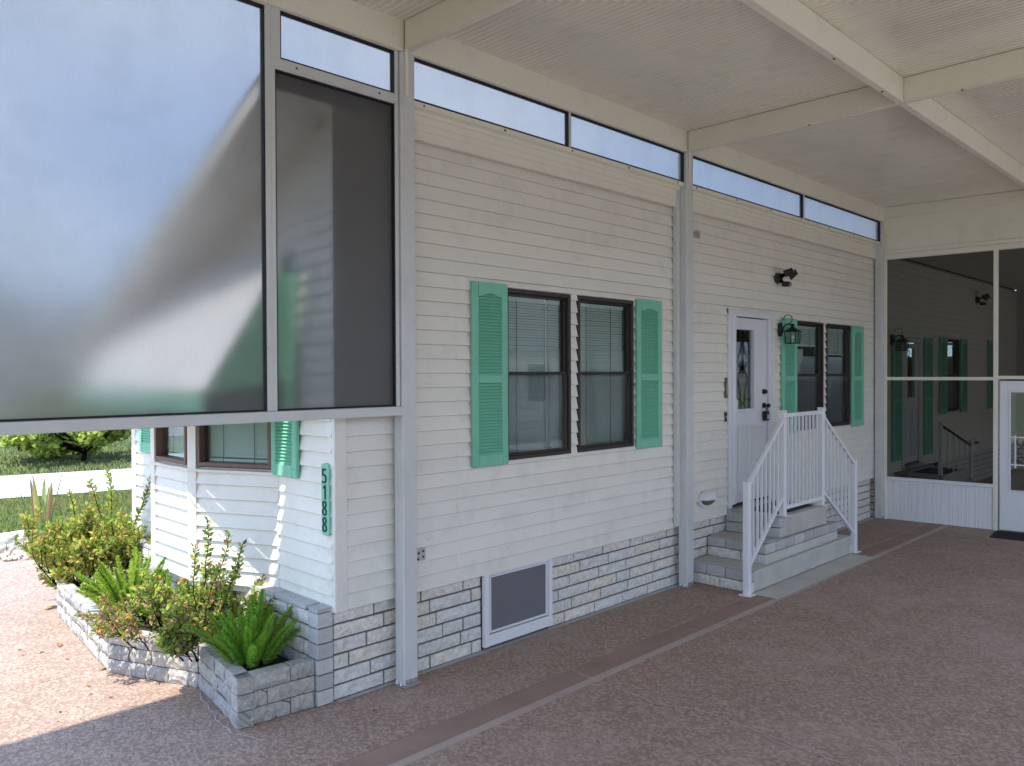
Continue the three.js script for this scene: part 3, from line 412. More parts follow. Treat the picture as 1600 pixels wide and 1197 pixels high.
function post(x0, x1, z0, z1, y1, label, side = 1) {
  const p = thing('carport_post', label, 'post', [(x0 + x1) / 2, 0, (z0 + z1) / 2], 'white carport posts');
  mb().cbox(x0, x1, 0.012, y1, z0, z1, 0.007).build('shaft', M.post, p);
  if (z0 < 0 && y1 > 3) mb().cbox(x0 + 0.03, x0 + 0.055, CB - 0.3, CE - 0.004, z1 + 0.001, z1 + 0.012, 0.003).build('beam_strap', M.alu, p);
  mb().cbox(x0 - 0.012, x1 + 0.016, 0.002, 0.012, z0 - 0.01, z1 + 0.02, 0.003).cbox(x0 + 0.01, x1 - 0.004, 0.012, 0.05, z1, z1 + 0.006, 0.002).build('base_plate', M.steel, p);
  for (const [dx, dz] of [[0.036, 0.008], [0.085, 0.008]]) mb().geo(new THREE.CylinderGeometry(0.011, 0.011, 0.012, 6), new THREE.Matrix4().makeRotationX(Math.PI / 2).setPosition(x0 + dx, 0.03, z1 + dz + 0.004)).build('bolt', M.steel, p);
  for (const dz of [0.025, 0.07]) mb().geo(new THREE.CylinderGeometry(0.008, 0.008, 0.016, 6), new THREE.Matrix4().makeTranslation(x0 - 0.005, 0.02, z0 + dz)).geo(new THREE.SphereGeometry(0.009, 6, 5), new THREE.Matrix4().makeTranslation(x0 - 0.005, 0.028, z0 + dz)).build('bolt', M.rail, p);
  return p;
}
post(0.0, 0.118, -0.1, 0.0, CB - 0.006, 'white square carport post by the access hatch and vinyl screens');
post(3.45, 3.572, -0.1, 0.0, CB - 0.006, 'white square carport post beside the entry steps');
post(8.525, 8.605, -0.1, 0.0, CB - 0.006, 'white carport post at the corner of the screened porch');
for (const [x, l] of [[-8.5, 'front'], [-3.6, 'next'], [0.0, 'second'], [3.45, 'third'], [8.5, 'last']]) { const p = post(x, x + 0.1, ZF - 0.1, ZF - 0.052, 4.24, `white carport post on the open side, ${l} from the driveway`); }
post(-8.5, -8.4, -0.1, 0.0, CB - 0.006, 'white square carport post at the driveway end of the screens');
post(-5.4, -5.3, -0.1, 0.0, CB - 0.006, 'white square carport post where the vinyl screens end');
// short stub on top of the second post face
mb().cbox(3.39, 3.449, 0.6, 3.9, -0.118, -0.07, 0.004).build('edge_channel', M.post, house);

// vinyl screens: frame members, gasket, sheet
function vinyl(label, x0, x1, y0, y1, o = {}) {
  const t = thing('vinyl_screen', label, 'screen', [(x0 + x1) / 2, y0, -0.045], 'framed vinyl screens of the carport'), z0 = -0.075, z1 = -0.02, g = 0.011, f = { l: 0.0, r: 0.0, t: 0.0, b: 0.0, ...o.f };
  const X0 = x0 + f.l, X1 = x1 - f.r, Y0 = y0 + f.b, Y1 = y1 - f.t;
  const bar = (n, a, b, c, d, zz = z1) => mb().cbox(a, b, c, d, z0, zz, 0.003).build(n, M.post, t);
  if (f.b) bar('bottom_rail', x0, x1, y0, Y0, o.zb ?? z1); if (f.t) bar('top_rail', x0, x1, Y1, y1); if (f.l) bar('stile', x0, X0, Y0, Y1); if (f.r) bar('stile', X1, x1, Y0, Y1);
  mb().box(X0, X1, Y1 - g, Y1 - 0.0005, z0 + 0.01, z1 - 0.008).box(X0, X1, Y0 + 0.0005, Y0 + g, z0 + 0.01, z1 - 0.008).box(X0 + 0.0005, X0 + g * 0.8, Y0 + g, Y1 - g, z0 + 0.01, z1 - 0.008).box(X1 - g * 0.8, X1 - 0.0005, Y0 + g, Y1 - g, z0 + 0.01, z1 - 0.008).build('gasket', M.black, t);
  mb().box(X0 + 0.004, X1 - 0.004, Y0 + 0.004, Y1 - 0.004, z0 + 0.02, z0 + 0.0225).build('vinyl_sheet', M.film, t);
  if (o.screws) { const s = mb(); for (const [x, y] of o.screws) s.geo(new THREE.SphereGeometry(0.008, 8, 5), new THREE.Matrix4().makeTranslation(x, y, z1)); s.build('screw', M.gutter, t); }
  return t;
}
vinyl('large frosted vinyl screen beside the bay window, widest of the screens', -3.02, -0.93, 1.826, 4.247, { f: { r: 0.033, b: 0.06, t: 0.01, l: 0.03 }, zb: 0.02 });
vinyl('frosted vinyl screen outside the frame beyond the large one', -5.3, -3.02, 1.826, 4.247, { f: { r: 0.03, b: 0.06, t: 0.01, l: 0.03 }, zb: 0.02 });
vinyl('narrow dark frosted vinyl screen in front of the house corner', -0.93, -0.004, 1.826, 3.90, { f: { l: 0.03, r: 0.03, b: 0.06, t: 0.012 }, zb: 0.02 });
vinyl('small sky blue vinyl transom above the narrow screen', -0.93, -0.004, 3.90, 4.247, { f: { l: 0.065, r: 0.03, b: 0.055, t: 0.008 }, screws: [[-0.76, 3.925], [-0.16, 3.925]] });
vinyl('long vinyl transom nearest the first post above the window', 0.12, 1.745, 3.953, 4.247, { f: { r: 0.012, t: 0.006 } });
vinyl('vinyl transom ending at the post by the steps', 1.745, 3.448, 3.953, 4.247, { f: { l: 0.012, t: 0.006 } });
vinyl('vinyl transom above the entry door', 3.574, 6.065, 3.953, 4.247, { f: { r: 0.015, t: 0.006 } });
vinyl('vinyl transom farthest from the camera, beside the screened porch', 6.065, 8.52, 3.953, 4.247, { f: { l: 0.015, t: 0.006 } });

// ------------------------------------------------------------------ screened porch across the end of the carport (local x runs along it)
{
  const rot = -85 * Math.PI / 180, at = [8.6, 0, 0], e = thing('screened_porch_wall', 'white framed screen wall with ribbed kick panel at the carport end', 'screen wall', at, undefined, rot);
  const U1 = 5.6;
  mb().cbox(0.0, U1 + 0.6, 4.29, 4.446, -0.05, 0.02, 0.004).build('top_beam', M.alu, e);
  mb().box(0.0, U1, 3.83, 4.292, -0.03, 0.0).build('header_panel', M.alu, e);
  mb().cbox(0.0, U1, 3.775, 3.832, -0.05, 0.018, 0.004).cbox(0.0, U1, 3.70, 3.773, -0.05, 0.03, 0.004).build('header_rail', M.alu, e);
  mb().cbox(0.0, 0.036, 0.0, 3.7, -0.05, 0.02, 0.004).build('jamb', M.alu, e);
  mb().cbox(1.355, 1.408, 0.0, 3.7, -0.05, 0.02, 0.004).build('mullion', M.alu, e);
  mb().cbox(2.36, 2.42, 0.0, 3.7, -0.05, 0.02, 0.004).build('mullion', M.alu, e);
  mb().cbox(0.036, 1.355, 1.985, 2.03, -0.045, 0.018, 0.004).build('mid_rail', M.alu, e); mb().cbox(1.408, 2.36, 2.0, 2.045, -0.045, 0.018, 0.004).build('mid_rail', M.alu, e);
  mb().cbox(2.42, U1, 1.985, 2.03, -0.045, 0.018, 0.004).build('mid_rail', M.alu, e);
  for (const [a, b] of [[0.036, 1.355], [2.42, U1]]) {
    mb().cbox(a, b, 0.565, 0.61, -0.045, 0.022, 0.004).build('sill_rail', M.rail, e);
    for (let x = a; x < b - 0.03; x += 0.1016) { const w = Math.min(0.1016, b - x); mb().prism([[x, -0.02], [x, 0.004], [x + 0.006, -0.002], [x + w * 0.3, -0.002], [x + w * 0.36, 0.003], [x + w * 0.42, -0.002], [x + w - 0.006, -0.002], [x + w - 0.001, 0.004], [x + w - 0.001, -0.02]], (u, z, y) => V(u, y, z), 0.005, 0.566).build('kick_panel_rib', M.rail, e); }
  }
  for (const [a, b, c, d] of [[0.037, 1.354, 0.611, 1.984], [0.037, 1.354, 2.031, 3.699], [1.409, 2.359, 2.046, 3.699], [2.421, U1, 0.611, 1.984], [2.421, U1, 2.031, 3.699]]) mb().box(a, b, c, d, -0.022, -0.02).build('insect_screen', M.mesh, e);
  const W = (u, y, o) => V(8.6 + Math.sin(5 * Math.PI / 180) * u - Math.cos(5 * Math.PI / 180) * o, y, Math.cos(5 * Math.PI / 180) * u + Math.sin(5 * Math.PI / 180) * o);
  const dr = thing('storm_door', 'white storm door with scrolled grille beside the screen wall', 'door', at, undefined, rot), x0 = 1.43, x1 = 2.345, gx0 = 1.552, gx1 = 2.22, g0 = 0.55, g1 = 1.83;
  const lf = mb(); for (const r of cutRow(x0, x1, 0.02, 1.975, [[gx0, gx1, g0, g1]])) lf.box(r[0], r[1], r[2], r[3], -0.03, 0.012); lf.build('leaf', M.rail, dr);
  mb().cbox(gx0 - 0.022, gx1 + 0.022, g1, g1 + 0.022, 0.0, 0.02, 0.004).cbox(gx0 - 0.022, gx1 + 0.022, g0 - 0.022, g0, 0.0, 0.02, 0.004).cbox(gx0 - 0.022, gx0, g0, g1, 0.0, 0.02, 0.004).cbox(gx1, gx1 + 0.022, g0, g1, 0.0, 0.02, 0.004).build('glass_frame', M.rail, dr);
  mb().box(gx0, gx1, g0, g1, -0.012, -0.009).build('pane', M.glass, dr);
  const sc = mb(); for (const y of [0.875, 1.235]) sc.cbox(gx0, gx1, y, y + 0.016, 0.004, 0.012, 0.002); for (const x of [gx0 + 0.045, gx1 - 0.06]) sc.cbox(x, x + 0.018, 0.84, 1.27, 0.004, 0.014, 0.002);
  for (let k = 0; k < 6; k++) for (let r = 0; r < 3; r++) { const cx = gx0 + 0.115 + k * 0.085, cy = 0.945 + r * 0.115, p = []; for (let i = 0; i <= 14; i++) { const t = i / 14 * 5.2 + r, R = 0.05 * (1 - 0.03 * i); p.push(V(cx + R * Math.cos(t), cy + R * Math.sin(t), 0.01)); } sc.tube(p, 0.005, 5); }
  sc.build('scroll_grille', M.rail, dr);
  mb().cbox(x1 - 0.07, x1 - 0.05, 0.95, 1.1, 0.012, 0.05, 0.006).build('handle', M.black, dr);
  mb().cbox(x0, x1, 1.985, 1.998, -0.03, 0.016, 0.003).build('closer_bar', M.black, dr);
  const mat = thing('doormat', 'black rubber doormat in front of the storm door', 'doormat', W(1.9, 0, 0.35).toArray(), undefined, rot);
  mb().cbox(-0.5, 0.5, 0.001, 0.014, -0.28, 0.22, 0.005).build('pad', M.rubber, mat); const rib = mb(); for (let i = 0; i < 16; i++) rib.box(-0.47, 0.47, 0.014, 0.018, -0.26 + i * 0.029, -0.248 + i * 0.029); rib.build('ribs', M.rubber, mat);
  // the porch beyond: its roof and closed far sides
  const porch = thing('enclosed_porch', 'dim enclosed porch behind the screen wall', 'porch', [12.5, 0, 3]);
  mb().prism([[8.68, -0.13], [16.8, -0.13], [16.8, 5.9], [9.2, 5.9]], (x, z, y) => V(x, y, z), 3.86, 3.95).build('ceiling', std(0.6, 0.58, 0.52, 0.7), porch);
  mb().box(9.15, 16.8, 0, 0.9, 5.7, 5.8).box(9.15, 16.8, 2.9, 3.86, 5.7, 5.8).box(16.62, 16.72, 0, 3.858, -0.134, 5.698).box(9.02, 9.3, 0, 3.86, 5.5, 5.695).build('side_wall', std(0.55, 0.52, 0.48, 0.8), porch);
  const br = thing('porch_steps', 'dim block steps with white rail under the far door', 'steps', [10.4, 0, 0.15]);
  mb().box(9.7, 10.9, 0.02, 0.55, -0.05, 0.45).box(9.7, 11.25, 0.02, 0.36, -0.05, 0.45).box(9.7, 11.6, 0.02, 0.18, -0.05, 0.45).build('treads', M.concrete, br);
  mb().cbox(9.72, 9.77, 0.55, 1.36, 0.38, 0.43, 0.003).build('post', M.rail, br); mb().cbox(11.26, 11.32, 0.18, 0.98, 0.38, 0.43, 0.003).build('post', M.rail, br);
  for (const [y0, y1] of [[1.3, 0.9], [0.68, 0.28]]) mb().tube([V(9.77, y0, 0.405), V(11.26, y1, 0.405)], 0.018, 6).build('rail', M.rail, br);
  for (let i = 1; i < 5; i++) { const x = 9.77 + i * 0.298; mb().box(x, x + 0.018, 0.68 - 0.27 * (x - 9.77), 1.3 - 0.27 * (x - 9.77), 0.396, 0.414).build('baluster', M.rail, br); }
  mb().box(9.85, 10.6, 0.551, 0.565, 0.0, 0.4).build('mat', M.rubber, br);
}

// ------------------------------------------------------------------ entry steps
{
  const st = thing('entry_steps', 'block and concrete entry steps below the front door', 'steps', [4.9, 0, 0.2]);
  const z1 = 0.52, tiers = [[3.70, 6.08, 0.0, 0.205], [4.06, 5.77, 0.205, 0.405], [4.42, 5.54, 0.405, 0.62]];
  tiers.forEach(([a, b, y0, y1], i) => {
    const zf = z1 - [0, 0.045, 0.07][i] + 0.03, D = 0.09;
    mb().box(a + 0.08, b - 0.08, y0 + 0.002, y1 - 0.004, -0.14, zf - 0.08).build('core', M.mortar, st);
    const L = face([a, -0.14], [a, zf]), Rr = face([b, zf], [b, -0.14]), Fr = face([a, zf], [b, zf]), hh = (y1 - y0) / 2;
    for (let c = 0; c < 2; c++) for (const F of [L, Rr]) { let s = 0.0; const top = c === 1; while (s < F.len - 0.05) { let l = top ? rr(0.2, 0.24) : rr(0.34, 0.42); if (s + l > F.len - 0.08) l = F.len - s; brick(st, F, s + 0.004, y0 + c * hh + 0.005, l - 0.009, hh - 0.009, D, 0, top || i === 2, top ? M.cap[Math.floor(rnd() * 3)] : undefined); s += l; } }
    if (i === 1) for (let c = 0; c < 2; c++) { let s = 0; while (s < Fr.len - 0.05) { let l = c ? rr(0.18, 0.23) : rr(0.36, 0.42); if (s + l > Fr.len - 0.1) l = Fr.len - s; brick(st, Fr, s + 0.004, y0 + c * hh + 0.005, l - 0.008, hh - 0.009, D, 0.002, true, c ? M.cap[Math.floor(rnd() * 3)] : M.block[Math.floor(rnd() * 5)]); s += l; } }
    else mb().cbox(a + 0.055, b - 0.055, y0 + 0.003, y1 - 0.001, zf - 0.06, zf + 0.006, 0.012).build('parged_riser', M.concrete, st);
    mb().box(a + 0.06, b - 0.06, y1 - 0.008, y1 + 0.0015, -0.14, zf - 0.05).build('tread', M.concrete, st);
  });
  mb().cbox(3.69, 6.02, 0.0015, 0.006, z1 + 0.036, 0.81, 0.002).build('apron', M.concrete, st);
  mb().cbox(4.6, 5.35, 0.6225, 0.634, -0.02, 0.4, 0.004).build('mat', M.rubber, st);
  const rl = thing('stair_railing', 'white aluminium stair railing with thin balusters around the entry steps', 'railing', [4.9, 0, 0.49]);
  const zr = 0.455, posts = [[3.62, 0.0, 1.065, 0.545], [4.53, 0.622, 1.70, zr], [5.455, 0.622, 1.70, zr], [6.14, 0.0, 1.07, 0.545]];
  for (const [x, y0, y1, z] of posts) { const p = mb().cbox(x - 0.03, x + 0.03, y0 + 0.008, y1, z - 0.03, z + 0.03, 0.004).cbox(x - 0.034, x + 0.034, y1 - 0.002, y1 + 0.012, z - 0.034, z + 0.034, 0.005).build('post', M.rail, rl); mb().cbox(x - 0.062, x + 0.062, y0 + 0.002, y0 + 0.012, z - 0.062, z + 0.062, 0.004).build('base_plate', M.rail, rl); }
  const bar = (n, A, B, w, h) => { const d = B.clone().sub(A), l = Math.hypot(d.x, d.z), ux = d.x / l, uz = d.z / l; mb().prism([[-w, -h], [w, -h], [w, h * 0.7], [w * 0.6, h], [-w * 0.6, h], [-w, h * 0.7]], (o, y, s) => V(A.x + ux * s - uz * o, A.y + y + d.y * s / l, A.z + uz * s + ux * o), 0, l).build(n, M.rail, rl); };
  const sect = (i, t0, t1, b0, b1, n) => { const [xa, , , za] = posts[i], [xb, , , zb] = posts[i + 1], A = V(xa + 0.03, t0, za), B = V(xb - 0.03, t1, zb); bar('top_rail', A, B, 0.022, 0.02); bar('bottom_rail', V(A.x, b0, za), V(B.x, b1, zb), 0.018, 0.018); for (let k = 1; k <= n; k++) { const t = k / (n + 1), x = mix(A.x, B.x, t), z = mix(za, zb, t); mb().box(x - 0.0095, x + 0.0095, mix(b0, b1, t), mix(t0, t1, t), z - 0.0095, z + 0.0095).build('baluster', M.rail, rl); } };
  sect(0, 1.055, 1.60, 0.275, 0.80, 7); sect(1, 1.66, 1.66, 0.705, 0.705, 9); sect(2, 1.62, 1.055, 0.78, 0.24, 7);
}

// ------------------------------------------------------------------ fixtures on the house
function lantern(x, y, z, label) {
  const t = thing('wall_lantern', label, 'lantern', [x, y, z]), g = mb(), cx = x + 0.05, cz = z + 0.16;
  mb().cbox(x - 0.05, x + 0.05, y + 0.06, y + 0.24, z, z + 0.02, 0.01).geo(new THREE.SphereGeometry(0.045, 12, 8), new THREE.Matrix4().makeScale(1, 1.2, 0.6).setPosition(x, y + 0.15, z + 0.025)).build('back_plate', M.black, t);
  const loop = []; for (let i = 0; i <= 20; i++) { const a = -1.9 + i / 20 * 5.2; loop.push(V(mix(x, cx, 0.7), y + 0.285 + 0.06 * Math.sin(a), z + 0.1 + 0.06 * Math.cos(a))); }
  mb().tube(loop, 0.006, 6).tube([V(x, y + 0.15, z + 0.03), V(x + 0.02, y + 0.21, z + 0.07), V(cx, y + 0.22, z + 0.12), V(cx, y + 0.18, cz)], 0.009, 6).build('arm', M.black, t);
  const r = 0.1, cage = mb(); cage.geo(new THREE.ConeGeometry(r * 1.05, 0.07, 4, 1), new THREE.Matrix4().makeRotationY(Math.PI / 4).setPosition(cx, y + 0.165, cz)).geo(new THREE.CylinderGeometry(0.02, 0.03, 0.03, 10), new THREE.Matrix4().makeTranslation(cx, y + 0.21, cz)).cbox(cx - 0.085, cx + 0.085, y + 0.118, y + 0.132, cz - 0.085, cz + 0.085, 0.003).cbox(cx - 0.072, cx + 0.072, y - 0.04, y - 0.028, cz - 0.072, cz + 0.072, 0.003); cage.build('roof', M.black, t);
  const bars = mb(); for (const a of [-1, 1]) for (const b of [-1, 1]) bars.tube([V(cx + a * 0.066, y - 0.03, cz + b * 0.066), V(cx + a * 0.078, y + 0.12, cz + b * 0.078)], 0.006, 4); for (const [a, b] of [[1, 0], [-1, 0], [0, 1], [0, -1]]) bars.tube([V(cx + a * 0.067, y - 0.03, cz + b * 0.067), V(cx + a * 0.078, y + 0.12, cz + b * 0.078)], 0.004, 4); bars.build('cage', M.black, t);
  mb().box(cx - 0.062, cx + 0.062, y - 0.028, y + 0.118, cz - 0.064, cz - 0.062).box(cx - 0.062, cx + 0.062, y - 0.028, y + 0.118, cz + 0.062, cz + 0.064).box(cx - 0.064, cx - 0.062, y - 0.028, y + 0.118, cz - 0.062, cz + 0.062).box(cx + 0.062, cx + 0.064, y - 0.028, y + 0.118, cz - 0.062, cz + 0.062).build('pane', M.glass, t);
  mb().geo(new THREE.CylinderGeometry(0.014, 0.014, 0.04, 10), new THREE.Matrix4().makeTranslation(cx, y - 0.005, cz)).geo(new THREE.SphereGeometry(0.026, 10, 8), new THREE.Matrix4().makeScale(1, 1.4, 1).setPosition(cx, y + 0.045, cz)).build('bulb', std(0.7, 0.68, 0.62, 0.3), t); t.scale.setScalar(0.88);
}
lantern(5.62, 2.47, WZ + 0.02, 'black carriage lantern on the wall beside the front door');
lantern(9.22, 2.45, WZ + 0.02, 'black carriage lantern behind the porch screen');
function flood(x, y, z, label) {
  const t = thing('flood_light', label, 'flood light', [x, y, z]);
  mb().geo(new THREE.CylinderGeometry(0.06, 0.065, 0.05, 20), new THREE.Matrix4().makeRotationX(Math.PI / 2).setPosition(x, y, z + 0.025)).build('base', M.bronze, t);
  for (const [dx, dy, dz, rx, rz, w] of [[0.1, 0.05, 0.15, -0.5, 0.2, 0.06], [-0.02, 0.06, 0.16, -0.5, -0.2, 0.05]]) { const R = new THREE.Matrix4().makeRotationFromEuler(new THREE.Euler(rx, 0.3, rz)).setPosition(x + dx, y + dy, z + dz); mb().geo(new THREE.CylinderGeometry(0.03, w, 0.1, 4, 1), new THREE.Matrix4().multiplyMatrices(R, new THREE.Matrix4().makeRotationX(Math.PI / 2))).tube([V(x + dx * 0.2, y + dy * 0.3, z + 0.05), V(x + dx * 0.8, y + dy * 0.9, z + dz - 0.04)], 0.014, 6).build('lamp_head', M.black, t); mb().geo(new THREE.CylinderGeometry(w * 0.9, w * 0.9, 0.004, 4), new THREE.Matrix4().multiplyMatrices(R, new THREE.Matrix4().makeRotationX(Math.PI / 2).setPosition(0, 0, 0.052))).build('lens', std(0.35, 0.36, 0.36, 0.15), t); }
  mb().cbox(x - 0.005, x + 0.075, y - 0.1, y - 0.045, z + 0.06, z + 0.15, 0.01).tube([V(x, y - 0.02, z + 0.05), V(x + 0.03, y - 0.06, z + 0.08)], 0.014, 6).build('motion_sensor', M.black, t); mb().geo(new THREE.SphereGeometry(0.022, 10, 8), new THREE.Matrix4().makeTranslation(x + 0.035, y - 0.08, z + 0.152)).build('sensor_eye', std(0.3, 0.3, 0.3, 0.3), t);
}
flood(5.56, 3.2, WZ + 0.012, 'dark twin flood light with motion sensor above the front door');
flood(13.6, 3.45, WZ + 0.012, 'dark flood light on the porch wall behind the screen');
function bulkhead(x, y, label) {
  const t = thing('bulkhead_light', label, 'wall light', [x, y, WZ]), C = (rx, ry, z0, z1) => new THREE.CylinderGeometry(1, 1, z1 - z0, 28).applyMatrix4(new THREE.Matrix4().makeScale(rx, 1, ry)).applyMatrix4(new THREE.Matrix4().makeRotationX(Math.PI / 2).setPosition(x, y, WZ + (z0 + z1) / 2));
  mb().geo(C(0.155, 0.085, 0.01, 0.045)).build('base', M.rail, t);
  mb().geo(new THREE.SphereGeometry(1, 24, 12), new THREE.Matrix4().makeScale(0.125, 0.062, 0.05).setPosition(x, y, WZ + 0.045)).build('lens', std(0.16, 0.15, 0.07, 0.25), t);
  mb().geo(new THREE.SphereGeometry(1, 24, 10, 0, 6.2832, 0, Math.PI / 2), new THREE.Matrix4().makeScale(0.145, 0.078, 0.085).setPosition(x, y + 0.002, WZ + 0.04)).build('hood', M.rail, t);
}
bulkhead(3.985, 0.80, 'oval white bulkhead light low on the wall left of the steps'); bulkhead(13.5, 0.80, 'oval white bulkhead light low on the porch wall');
{
  const o = thing('outlet_box', 'grey weatherproof outlet box low on the siding by the first post', 'outlet', [0.23, 0.84, WZ]);
  mb().cbox(0.185, 0.275, 0.80, 0.885, WZ + 0.005, WZ + 0.03, 0.004).build('cover', std(0.5, 0.49, 0.46, 0.5), o); const s = mb(); for (const [x, y] of [[0.21, 0.855], [0.25, 0.825], [0.25, 0.865], [0.205, 0.815]]) s.geo(new THREE.CylinderGeometry(0.008, 0.008, 0.006, 8), new THREE.Matrix4().makeRotationX(Math.PI / 2).setPosition(x, y, WZ + 0.031)); s.build('socket', M.dark, o);
  const d = thing('sensor_plate', 'small grey plate high on the siding beside the middle post', 'plate', [3.83, 3.5, WZ]); mb().cbox(3.78, 3.88, 3.465, 3.545, WZ + 0.008, WZ + 0.022, 0.003).build('plate', std(0.42, 0.41, 0.39, 0.5), d); mb().cbox(3.795, 3.865, 3.48, 3.53, WZ + 0.022, WZ + 0.025, 0.001).build('grille', std(0.3, 0.3, 0.29, 0.5), d);
  const c = thing('wall_thermometer', 'slim dark wall thermometer beside the front door', 'thermometer', [4.385, 1.95, WZ]); mb().cbox(4.37, 4.41, 1.83, 2.05, WZ + 0.014, WZ + 0.03, 0.006).build('case', std(0.12, 0.09, 0.05, 0.5), c); mb().cbox(4.38, 4.40, 1.86, 2.0, WZ + 0.03, WZ + 0.033, 0.001).build('scale', std(0.3, 0.25, 0.15, 0.4), c);
  const b = thing('doorbell', 'small dark doorbell button beside the door casing', 'doorbell', [4.385, 1.62, WZ]); mb().cbox(4.365, 4.405, 1.58, 1.68, WZ + 0.012, WZ + 0.028, 0.008).build('plate', M.bronze, b); mb().geo(new THREE.SphereGeometry(0.011, 10, 8), new THREE.Matrix4().makeTranslation(4.385, 1.63, WZ + 0.028)).build('button', std(0.6, 0.58, 0.5, 0.4), b);
}
// house number
{
  const font = await new FontLoader().loadAsync('fonts/droid/droid_sans_regular.typeface.json');
  const p = thing('number_plaque', 'green plaque with black house numbers on the corner siding', 'plaque', [FX - 0.015, 1.3, -0.187], undefined, -Math.PI / 2);
  const sh = []; for (let i = 0; i <= 8; i++) { const a = i / 8 * Math.PI; sh.push([0.042 * Math.cos(a), 0.215 + 0.018 * Math.sin(a)]); } for (let i = 0; i <= 8; i++) { const a = Math.PI + i / 8 * Math.PI; sh.push([0.042 * Math.cos(a), -0.215 + 0.018 * Math.sin(a)]); }
  mb().prism(sh, (x, y, z) => V(x, y, z), 0.0, 0.016).build('board', M.green, p);
  ['5', '1', '8', '8'].forEach((c, i) => { const g = new TextGeometry(c, { font, size: 0.092, depth: 0.005, curveSegments: 8, bevelEnabled: false }); g.computeBoundingBox(); const b = g.boundingBox; const m = mb().geo(g, new THREE.Matrix4().makeScale(0.85, 1.02, 1).setPosition(-(b.min.x + b.max.x) / 2 * 0.85 - 0.006, 0.105 - i * 0.104, 0.0165)); m.build('numeral', M.black, p); });
}
// awning over the bay
{
  const a = thing('window_awning', 'white metal awning with green edge over the bay window', 'awning', [-0.8, 2.2, -1.8]), xi = -0.47, xo = -1.06, yi = 2.93, yo = 1.98, z0 = -3.05, z1 = -0.64, N = 12, w = (z1 - z0) / N;
  for (let i = 0; i < N; i++) mb().prism([[xi, yi], [xo, yo], [xo - 0.004, yo + 0.016], [xi, yi + 0.02]], (x, y, z) => V(x, y + (i % 2) * 0.012, z), z0 + i * w, z0 + (i + 1) * w + (i < N - 1 ? 0.01 : 0)).build('slat', M.white, a);
  for (const z of [z0, z1]) mb().prism([[xi, yi - 0.01], [xo, yo - 0.005], [xi, yo + 0.1]], (x, y, s) => V(x, y, z + s), -0.006, 0.006).build('side_panel', M.green, a);
  mb().cbox(xo - 0.02, xo + 0.005, yo - 0.125, yo - 0.001, z0, z1, 0.004).build('edge_trim', M.green, a);
  const loops = mb(); for (let z = z0 + 0.06; z < z1; z += 0.118) { const p = []; for (let i = 0; i <= 14; i++) { const t = Math.PI + i / 14 * Math.PI; p.push(V(xo - 0.008, yo - 0.126 + 0.07 * Math.sin(t), z + 0.055 * Math.cos(t))); } loops.tube(p, 0.005, 5); } loops.build('scallop_trim', M.alu, a);
}

// ------------------------------------------------------------------ planter
{
  const pl = thing('block_planter', 'low split face block planter wrapping the bay window', 'planter', [-0.95, 0, -1.6]);
  const C = [[-0.575, -0.165], [-1.075, -0.205], [-0.965, -1.0], [-1.29, -1.73], [-1.12, -3.5]], H = 0.1, n = 3, D = 0.1;
  for (let k = 0; k + 1 < C.length; k++) {
    const F = face(C[k + 1], C[k]), L = F.len;
    for (let c = 0; c < n; c++) {
      let s = k === 0 ? 0.0 : 0.0, y = c * H, first = c % 2 ? 0.19 : 0.34;
      while (s < L - 0.03) { let l = first || (rnd() < 0.3 ? 0.2 : 0.37); first = 0; if (s + l > L - 0.09) l = L - s; brick(pl, F, s + 0.003, y + 0.004, l - 0.007, H - 0.007, D, rr(-0.002, 0.003), false, M.planter[Math.floor(rnd() * 3)]); s += l; }
    }
    if (k < 2) for (let c = 0; c < n; c++) if (c % 2 === (k ? 1 : 0)) { }
    mb().prism([[-D - 0.01, 0], [-0.014, 0], [-0.014, 0.29], [-D - 0.01, 0.29]], (o, y, s) => F.P(s, y, o), 0.02, L - 0.02).build('mortar', M.mortar, pl);
  }
  mb().cbox(-1.045, -0.96, 0.0, 0.294, -0.33, -0.225, 0.006).build('corner_fill', M.planter[1], pl);
  const so = mb(), inner = [[-0.6, -0.22], [-1.0, -0.27], [-0.9, -1.0], [-1.2, -1.73], [-1.05, -3.45], [-0.58, -3.45]];
  so.prism(inner, (x, z, y) => V(x, y, z), 0.1, 0.235); for (let i = 0; i < 260; i++) { const z = rr(-3.3, -0.3), x = rr(-0.98, -0.62), r = rr(0.01, 0.028); so.geo(new THREE.IcosahedronGeometry(r, 0), new THREE.Matrix4().makeRotationFromEuler(new THREE.Euler(rnd() * 6, rnd() * 6, 0)).setPosition(x, 0.237, z)); } so.build('soil', M.soil, pl);
}

